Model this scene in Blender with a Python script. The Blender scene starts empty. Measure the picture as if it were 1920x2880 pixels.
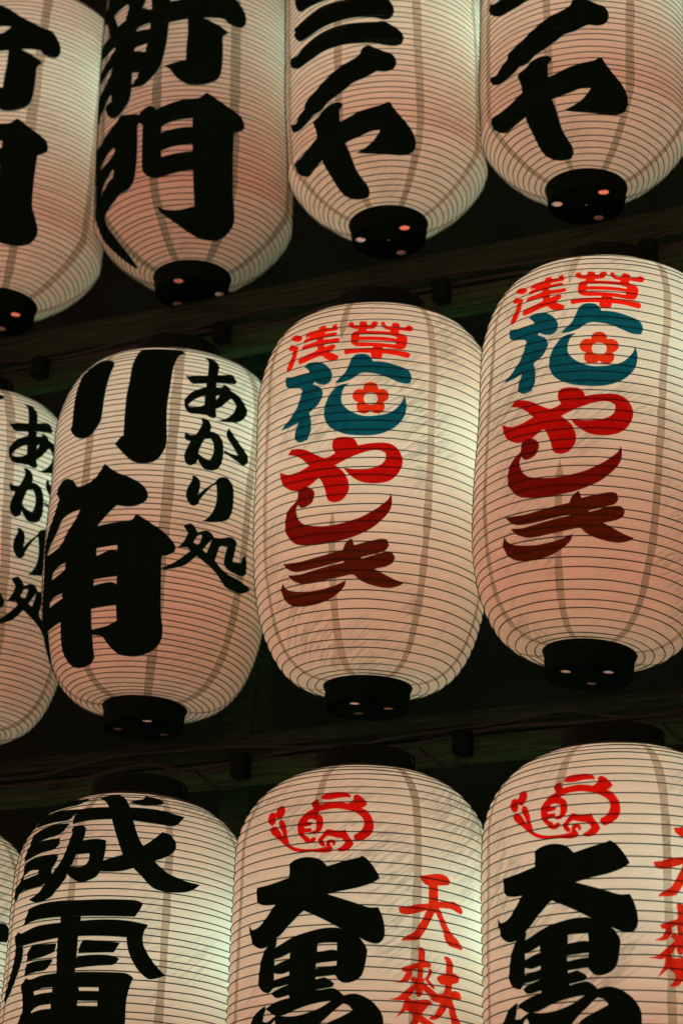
import bpy, bmesh, math, random
import numpy as np
from mathutils import Matrix, Vector
random.seed(7); np.random.seed(7)
scene = bpy.context.scene
col = scene.collection

# ------------------------------------------------------------------ camera
CAM_R = [0.911229, 0.410791, 0.030205]
CAM_U = [0.137147, -0.371734, 0.918153]
CAM_F = [-0.388397, 0.832505, 0.395074]
FPX = 6109.73

EYE = Vector((0, 0, 1.5))
cam_data = bpy.data.cameras.new('camera')
cam = bpy.data.objects.new('camera', cam_data); col.objects.link(cam)
R_, U_, F_ = Vector(CAM_R), Vector(CAM_U), Vector(CAM_F)
m = Matrix((R_, U_, -F_)).transposed().to_4x4(); m.translation = EYE
cam.matrix_world = m
cam_data.sensor_fit = 'HORIZONTAL'; cam_data.sensor_width = 24.0
cam_data.lens = FPX / 1920 * 24.0
cam_data.clip_start = 0.05; cam_data.clip_end = 200
cam_data.dof.use_dof = True
cam_data.dof.focus_distance = 3.55
cam_data.dof.aperture_fstop = 4.5
scene.camera = cam

# ------------------------------------------------------------------ night sky, exposure
world = bpy.data.worlds.new('World'); scene.world = world; world.use_nodes = True
wn = world.node_tree; wn.nodes.clear()
sky = wn.nodes.new('ShaderNodeTexSky'); sky.sky_type = 'NISHITA'; sky.sun_disc = False
sky.sun_elevation = math.radians(-3.0); sky.sun_rotation = math.radians(200)
tint = wn.nodes.new('ShaderNodeMix'); tint.data_type = 'RGBA'; tint.blend_type = 'MIX'
tint.inputs[0].default_value = 0.9
tint.inputs[7].default_value = (0.88, 0.345, 0.28, 1)      # warm fill added all round, for street light out of view
bg = wn.nodes.new('ShaderNodeBackground'); bg.inputs['Strength'].default_value = 0.15
wo = wn.nodes.new('ShaderNodeOutputWorld')
wn.links.new(sky.outputs[0], tint.inputs[6]); wn.links.new(tint.outputs[2], bg.inputs['Color'])
wn.links.new(bg.outputs[0], wo.inputs['Surface'])
scene.view_settings.view_transform = 'Standard'; scene.view_settings.look = 'None'
scene.view_settings.exposure = 2.0; scene.view_settings.gamma = 1.0
scene.cycles.max_bounces = 14; scene.cycles.diffuse_bounces = 14; scene.cycles.transmission_bounces = 8
scene.cycles.sample_clamp_indirect = 4.0
scene.cycles.use_denoising = True

# ------------------------------------------------------------------ helpers
def tag(o, label=None, cat=None, group=None, kind=None):
    if label: o['label'] = label
    if cat: o['category'] = cat
    if group: o['group'] = group
    if kind: o['kind'] = kind
    return o
def empty(name, mat):
    o = bpy.data.objects.new(name, None); col.objects.link(o); o.matrix_world = mat
    o.empty_display_size = 0.1
    return o
def link_mesh(name, me, parent=None):
    o = bpy.data.objects.new(name, me); col.objects.link(o)
    if parent: o.parent = parent
    return o
def mesh(name, verts, faces, mats, parent=None, smooth=True, uvs=None, midx=None):
    me = bpy.data.meshes.new(name)
    me.from_pydata([tuple(map(float, v)) for v in verts], [], [tuple(map(int, f)) for f in faces])
    for mm in (mats if isinstance(mats, (list, tuple)) else [mats]): me.materials.append(mm)
    if smooth: me.polygons.foreach_set('use_smooth', [True] * len(me.polygons))
    if midx is not None: me.polygons.foreach_set('material_index', [int(i) for i in midx])
    if uvs is not None:
        lay = me.uv_layers.new(name='UVMap')
        li = np.zeros(len(me.loops), dtype=np.int32); me.loops.foreach_get('vertex_index', li)
        lay.data.foreach_set('uv', np.asarray(uvs, dtype=np.float32)[li].ravel())
    me.update()
    return link_mesh(name, me, parent)
class MB:
    def __init__(self): self.v = []; self.f = []
    def add(self, v, f):
        n = len(self.v); self.v += [tuple(x) for x in v]; self.f += [tuple(i + n for i in q) for q in f]
    def tube(self, pts, rad, seg=8, cap=True):
        pts = [Vector(p) for p in pts]; n0 = len(self.v); up = Vector((0.13, 0.21, 1)).normalized()
        for i, p in enumerate(pts):
            d = (pts[min(i + 1, len(pts) - 1)] - pts[max(i - 1, 0)]).normalized()
            a = d.cross(up)
            if a.length < 1e-3: a = d.cross(Vector((1, 0, 0)))
            a.normalize(); b = d.cross(a)
            rr = rad[i] if isinstance(rad, (list, tuple)) else rad
            for k in range(seg):
                t = 2 * math.pi * k / seg
                self.v.append(tuple(p + a * rr * math.cos(t) + b * rr * math.sin(t)))
        for i in range(len(pts) - 1):
            for k in range(seg):
                a0 = n0 + i * seg + k; a1 = n0 + i * seg + (k + 1) % seg
                self.f.append((a0, a1, a1 + seg, a0 + seg))
        if cap:
            self.f.append(tuple(n0 + k for k in range(seg))); e = n0 + (len(pts) - 1) * seg
            self.f.append(tuple(e + seg - 1 - k for k in range(seg)))
    def lathe(self, prof, seg=64, closed=False):
        n0 = len(self.v)
        for (r, z) in prof:
            for k in range(seg):
                t = 2 * math.pi * k / seg; self.v.append((r * math.cos(t), r * math.sin(t), z))
        m_ = len(prof)
        for i in range(m_ if closed else m_ - 1):
            for k in range(seg):
                a = n0 + i * seg + k; b = n0 + i * seg + (k + 1) % seg
                j = ((i + 1) % m_) * seg
                self.f.append((a, b, n0 + j + (k + 1) % seg, n0 + j + k))
    def build(self, name, mat, parent=None, smooth=True):
        return mesh(name, self.v, self.f, mat, parent, smooth)
def bevel_box(name, x0, x1, y0, y1, z0, z1, mat, parent=None, bev=0.004, cuts=1, wob=0.0):
    bm = bmesh.new(); bmesh.ops.create_cube(bm, size=1)
    for v in bm.verts:
        v.co = Vector(((x0 + x1) / 2 + v.co.x * (x1 - x0), (y0 + y1) / 2 + v.co.y * (y1 - y0), (z0 + z1) / 2 + v.co.z * (z1 - z0)))
    if cuts > 1:
        L = [e for e in bm.edges if abs(e.verts[0].co.x - e.verts[1].co.x) > (x1 - x0) * .9]
        bmesh.ops.subdivide_edges(bm, edges=L, cuts=cuts)
        for v in bm.verts:
            v.co.z += wob * math.sin(v.co.x * 7.3 + v.co.y * 11); v.co.y += wob * math.sin(v.co.x * 5.1 + 1 + v.co.z * 9)
    E = [e for e in bm.edges if len(e.link_faces) == 2 and e.calc_face_angle(0) > 0.6]
    bmesh.ops.bevel(bm, geom=E, offset=bev, segments=2, affect='EDGES')
    me = bpy.data.meshes.new(name); bm.to_mesh(me); bm.free(); me.materials.append(mat)
    return link_mesh(name, me, parent)

# ------------------------------------------------------------------ materials
def new_mat(name):
    mt = bpy.data.materials.new(name); mt.use_nodes = True; nt = mt.node_tree; nt.nodes.clear()
    return mt, nt, nt.nodes.new, nt.links.new
def ramp(N, pts):
    r = N('ShaderNodeValToRGB'); e = r.color_ramp.elements
    e[0].position, e[0].color = pts[0][0], (*pts[0][1], 1); e[1].position, e[1].color = pts[-1][0], (*pts[-1][1], 1)
    for p, c in pts[1:-1]:
        q = e.new(p); q.color = (*c, 1)
    return r
def paper_mat(name, refl, trans, fibre=0.12, crease=0.34):
    """thin washi: scatters light on both sides; fibres and creases only vary it a little"""
    mt, nt, N, L = new_mat(name)
    uv = N('ShaderNodeUVMap'); uv.uv_map = 'UVMap'
    mp = N('ShaderNodeMapping'); mp.inputs['Scale'].default_value = (1, 1, 1); L(uv.outputs[0], mp.inputs[0])
    oi = N('ShaderNodeObjectInfo')
    # broad mottling of the sheet
    n1 = N('ShaderNodeTexNoise'); n1.noise_dimensions = '4D'; n1.inputs['Scale'].default_value = 9; n1.inputs['Detail'].default_value = 5
    L(mp.outputs[0], n1.inputs['Vector']); L(oi.outputs['Random'], n1.inputs['W'])
    # long fibres lying along the bamboo
    mp2 = N('ShaderNodeMapping'); mp2.inputs['Scale'].default_value = (18, 150, 1); mp2.inputs['Rotation'].default_value = (0, 0, 0.12); L(uv.outputs[0], mp2.inputs[0])
    n2 = N('ShaderNodeTexNoise'); n2.inputs['Scale'].default_value = 1; n2.inputs['Detail'].default_value = 6; n2.inputs['Distortion'].default_value = .6
    L(mp2.outputs[0], n2.inputs['Vector'])
    # diagonal creases
    mp3 = N('ShaderNodeMapping'); mp3.inputs['Scale'].default_value = (7, 52, 1)
    mr = N('ShaderNodeMapping'); mr.inputs['Rotation'].default_value = (0, 0, -0.62); L(uv.outputs[0], mr.inputs[0]); L(mr.outputs[0], mp3.inputs[0])
    n3 = N('ShaderNodeTexNoise'); n3.inputs['Scale'].default_value = 1.6; n3.inputs['Detail'].default_value = 3; n3.inputs['Distortion'].default_value = .25
    L(mp3.outputs[0], n3.inputs['Vector'])
    sub = N('ShaderNodeMath'); sub.operation = 'SUBTRACT'; L(n3.outputs['Fac'], sub.inputs[0]); sub.inputs[1].default_value = .5
    ab = N('ShaderNodeMath'); ab.operation = 'ABSOLUTE'; L(sub.outputs[0], ab.inputs[0])
    cr = ramp(N, [(0.0, (0, 0, 0)), (0.07, (1, 1, 1))]); L(ab.outputs[0], cr.inputs[0])
    mask = N('ShaderNodeTexNoise'); mask.inputs['Scale'].default_value = 5; mask.noise_dimensions = '4D'; L(uv.outputs[0], mask.inputs['Vector']); L(oi.outputs['Random'], mask.inputs['W'])
    mk = ramp(N, [(.5, (0, 0, 0)), (.62, (1, 1, 1))]); L(mask.outputs['Fac'], mk.inputs[0])
    inv = N('ShaderNodeMath'); inv.operation = 'SUBTRACT'; inv.inputs[0].default_value = 1; L(cr.outputs[0], inv.inputs[1])
    cm = N('ShaderNodeMath'); cm.operation = 'MULTIPLY'; L(inv.outputs[0], cm.inputs[0]); L(mk.outputs[0], cm.inputs[1])
    # specks of dust
    vo = N('ShaderNodeTexVoronoi'); vo.inputs['Scale'].default_value = 34; L(uv.outputs[0], vo.inputs['Vector'])
    sp = ramp(N, [(0.02, (1, 1, 1)), (0.045, (0, 0, 0))]); L(vo.outputs['Distance'], sp.inputs[0])
    sm = N('ShaderNodeMath'); sm.operation = 'GREATER_THAN'; sm.inputs[1].default_value = .86
    sc = N('ShaderNodeSeparateColor'); L(vo.outputs['Color'], sc.inputs[0]); L(sc.outputs[0], sm.inputs[0])
    spk = N('ShaderNodeMath'); spk.operation = 'MULTIPLY'; L(sp.outputs[0], spk.inputs[0]); L(sm.outputs[0], spk.inputs[1])
    # value = 1 + fibre noise - crease - speck
    def lin(src, k, b):
        x = N('ShaderNodeMath'); x.operation = 'MULTIPLY_ADD'; L(src, x.inputs[0]); x.inputs[1].default_value = k; x.inputs[2].default_value = b; return x.outputs[0]
    a1 = lin(n1.outputs['Fac'], fibre * 1.6, 1 - fibre * .8)
    a2 = lin(n2.outputs['Fac'], fibre * 1.6, 1 - fibre * .8)
    a3 = lin(cm.outputs[0], -crease, 1)
    a4 = lin(spk.outputs[0], -.5, 1)
    def mul(p, q):
        x = N('ShaderNodeMath'); x.operation = 'MULTIPLY'; L(p, x.inputs[0]); L(q, x.inputs[1]); return x.outputs[0]
    val = mul(mul(a1, a2), mul(a3, a4))
    def scaled(c):
        x = N('ShaderNodeVectorMath'); x.operation = 'SCALE'; x.inputs[0].default_value = c; L(val, x.inputs['Scale']); return x.outputs[0]
    df = N('ShaderNodeBsdfDiffuse'); L(scaled(refl), df.inputs['Color'])
    tr = N('ShaderNodeBsdfTranslucent'); L(scaled(trans), tr.inputs['Color'])
    bp = N('ShaderNodeBump'); bp.inputs['Strength'].default_value = .5; bp.inputs['Distance'].default_value = .003
    hh = N('ShaderNodeMath'); hh.operation = 'SUBTRACT'; L(n2.outputs['Fac'], hh.inputs[0]); L(cm.outputs[0], hh.inputs[1])
    L(hh.outputs[0], bp.inputs['Height']); L(bp.outputs[0], df.inputs['Normal'])
    ad = N('ShaderNodeAddShader'); L(df.outputs[0], ad.inputs[0]); L(tr.outputs[0], ad.inputs[1])
    out = N('ShaderNodeOutputMaterial'); L(ad.outputs[0], out.inputs[0])
    return mt
PAPER = paper_mat('washi_paper', (.73, .31, .22), (.20, .41, .30))
PAPER_SMOOTH = paper_mat('washi_paper_dense', (.73, .30, .21), (.20, .40, .295), .07, .12)
SEAM = paper_mat('washi_double_layer', (.22, .19, .12), (.20, .23, .155), .35, .25)

def ink_mat(name, refl, trans, streak=.25, rough=.6):
    mt, nt, N, L = new_mat(name)
    uv = N('ShaderNodeUVMap'); uv.uv_map = 'UVMap'
    mp = N('ShaderNodeMapping'); mp.inputs['Scale'].default_value = (110, 12, 1); L(uv.outputs[0], mp.inputs[0])
    n = N('ShaderNodeTexNoise'); n.inputs['Scale'].default_value = 1; n.inputs['Detail'].default_value = 5; L(mp.outputs[0], n.inputs['Vector'])
    x = N('ShaderNodeMath'); x.operation = 'MULTIPLY_ADD'; L(n.outputs['Fac'], x.inputs[0]); x.inputs[1].default_value = 2 * streak; x.inputs[2].default_value = 1 - streak
    def scaled(c):
        s = N('ShaderNodeVectorMath'); s.operation = 'SCALE'; s.inputs[0].default_value = c; L(x.outputs[0], s.inputs['Scale']); return s.outputs[0]
    df = N('ShaderNodeBsdfDiffuse'); L(scaled(refl), df.inputs['Color'])
    tr = N('ShaderNodeBsdfTranslucent'); L(scaled(trans), tr.inputs['Color'])
    ad = N('ShaderNodeAddShader'); L(df.outputs[0], ad.inputs[0]); L(tr.outputs[0], ad.inputs[1])
    out = N('ShaderNodeOutputMaterial'); L(ad.outputs[0], out.inputs[0])
    return mt
INK = {
    'black': ink_mat('black_ink', (.005, .014, .006), (0.0, 0.0, 0.0), .3),
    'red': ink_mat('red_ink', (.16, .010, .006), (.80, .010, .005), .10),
    'red1': ink_mat('red_ink_lit', (.18, .014, .007), (.95, .022, .008), .08),  # one red in four steps, the backlight fading downward put into its colour
    'red2': ink_mat('red_ink_dim', (.13, .008, .005), (.62, .006, .004), .10),
    'red3': ink_mat('red_ink_dimmer', (.09, .010, .005), (.27, .006, .004), .12),
    'red4': ink_mat('red_ink_dimmest', (.075, .018, .006), (.12, .010, .004), .14),
    'redlight': ink_mat('brushed_red_ink', (.16, .014, .008), (.82, .035, .012), .35),
    'orange': ink_mat('orange_red_ink', (.18, .02, .008), (.84, .05, .012), .12),
    'teal': ink_mat('teal_ink', (.003, .03, .04), (.004, .12, .21), .22),
}
def solid(name, c, rough=.5, noise=0.0, spec=.4, scale=20, bump=0.0, stretch=(1, 1, 1)):
    mt, nt, N, L = new_mat(name)
    p = N('ShaderNodeBsdfPrincipled'); out = N('ShaderNodeOutputMaterial'); L(p.outputs[0], out.inputs[0])
    p.inputs['Roughness'].default_value = rough; p.inputs['Specular IOR Level'].default_value = spec
    tc = N('ShaderNodeTexCoord'); mp = N('ShaderNodeMapping'); mp.inputs['Scale'].default_value = stretch; L(tc.outputs['Object'], mp.inputs[0])
    n = N('ShaderNodeTexNoise'); n.inputs['Scale'].default_value = scale; n.inputs['Detail'].default_value = 7; n.inputs['Distortion'].default_value = .4; L(mp.outputs[0], n.inputs['Vector'])
    r = ramp(N, [(.25, tuple(x * (1 - noise) for x in c)), (.75, tuple(min(1, x * (1 + noise)) for x in c))]); L(n.outputs['Fac'], r.inputs[0])
    L(r.outputs[0], p.inputs['Base Color'])
    if bump:
        b = N('ShaderNodeBump'); b.inputs['Strength'].default_value = bump; b.inputs['Distance'].default_value = .004; L(n.outputs['Fac'], b.inputs['Height']); L(b.outputs[0], p.inputs['Normal'])
    return mt
RIBM = ink_mat('dark_bamboo_wire', (.008, .022, .009), (.18, .08, .045), .3)
COLLAR = solid('black_lacquer', (.0040, .0100, .0045), .55, .4, .03, 14)
WOOD = solid('weathered_timber', (.016, .036, .013), .8, .75, .15, 9, .5, (1.2, 22, 22))
WOOD2 = solid('pale_batten', (.032, .068, .024), .8, .8, .15, 9, .5, (1.0, 25, 25))
WALLM = solid('dark_boards', (.0060, .0125, .0055), .95, .3, .1, 6)
CABLE = solid('black_cable', (.016, .017, .010), .5, .2, .3)
CABLE_RED = solid('red_brown_cable', (.018, .018, .009), .5, .2, .3)
REFLECTOR = solid('pale_reflector', (.50, .60, .52), .8, .15)
METAL = solid('dull_wire', (.10, .10, .07), .4, .3, .5)

LANTERNS = {"A": {"base": [-2.3979, 3.3887, 3.7089], "tilt": [0.0214, 0.015], "row": 1, "R": 0.2063, "H": 0.7001, "rb": 0.0791, "rt": 0.1561, "pr": [0.165, 1.3845, 0.0631, 2.396, 0.054], "s": 1.0019, "cam": -54.72, "ribs": 74},
 "B": {"base": [-1.9465, 3.4106, 3.692], "tilt": [-0.0224, -0.0253], "row": 1, "R": 0.2063, "H": 0.7001, "rb": 0.0791, "rt": 0.1561, "pr": [0.165, 1.3845, 0.0631, 2.396, 0.054], "s": 1.0171, "cam": -60.29, "ribs": 74},
 "C": {"base": [-1.5057, 3.4027, 3.718], "tilt": [-0.035, -0.0205], "row": 1, "R": 0.2063, "H": 0.7001, "rb": 0.0791, "rt": 0.1561, "pr": [0.165, 1.3845, 0.0631, 2.396, 0.054], "s": 0.9919, "cam": -66.13, "ribs": 68},
 "D": {"base": [-1.0982, 3.4068, 3.7106], "tilt": [0.0054, -0.0166], "row": 1, "R": 0.2063, "H": 0.7001, "rb": 0.0791, "rt": 0.1561, "pr": [0.165, 1.3845, 0.0631, 2.396, 0.054], "s": 0.9892, "cam": -72.13, "ribs": 68},
 "K": {"base": [-2.371, 3.3517, 2.7423], "tilt": [-0.0302, -0.0389], "row": 2, "R": 0.2148, "H": 0.6736, "rb": 0.0719, "rt": 0.1394, "pr": [0.5429, 2.6533, 0.2198, 1.8977, -0.0351], "s": 0.9968, "cam": -54.72, "ribs": 75},
 "L": {"base": [-1.9458, 3.3375, 2.7439], "tilt": [0.0297, -0.0021], "row": 2, "R": 0.2148, "H": 0.6736, "rb": 0.0719, "rt": 0.1394, "pr": [0.5429, 2.6533, 0.2198, 1.8977, -0.0351], "s": 1.0089, "cam": -59.76, "ribs": 75},
 "M": {"base": [-1.4724, 3.2884, 2.7166], "tilt": [0.0244, -0.0406], "row": 2, "R": 0.2148, "H": 0.6736, "rb": 0.0719, "rt": 0.1394, "pr": [0.5429, 2.6533, 0.2198, 1.8977, -0.0351], "s": 0.9911, "cam": -65.88, "ribs": 50},
 "R": {"base": [-1.0617, 3.2712, 2.7239], "tilt": [0.0663, 0.0071], "row": 2, "R": 0.2148, "H": 0.6736, "rb": 0.0719, "rt": 0.1394, "pr": [0.5429, 2.6533, 0.2198, 1.8977, -0.0351], "s": 1.0032, "cam": -72.02, "ribs": 50},
 "F": {"base": [-1.8546, 3.1778, 1.8392], "tilt": [-0.0064, 0.0219], "row": 3, "R": 0.2087, "H": 0.6736, "rb": 0.0719, "rt": 0.0541, "pr": [0.3, 2.2, 0.2213, 2.2373, 0.0337], "s": 0.9772, "cam": -59.73, "ribs": 65},
 "G": {"base": [-1.4206, 3.1778, 1.843], "tilt": [-0.0029, -0.0005], "row": 3, "R": 0.2087, "H": 0.6736, "rb": 0.0719, "rt": 0.0541, "pr": [0.3, 2.2, 0.2213, 2.2373, 0.0337], "s": 1.0141, "cam": -65.91, "ribs": 50},
 "H": {"base": [-0.9907, 3.1839, 1.8393], "tilt": [-0.0072, -0.006], "row": 3, "R": 0.2087, "H": 0.6736, "rb": 0.0719, "rt": 0.0541, "pr": [0.3, 2.2, 0.2213, 2.2373, 0.0337], "s": 1.0068, "cam": -72.72, "ribs": 50},
 "E": {"base": [-2.2954, 3.1925, 1.8391], "tilt": [0.0, 0.0], "row": 3, "R": 0.2087, "H": 0.6736, "rb": 0.0719, "rt": 0.0541, "pr": [0.3, 2.2, 0.2213, 2.2373, 0.0337], "s": 1.0, "cam": -54.28, "ribs": 65}}
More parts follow.
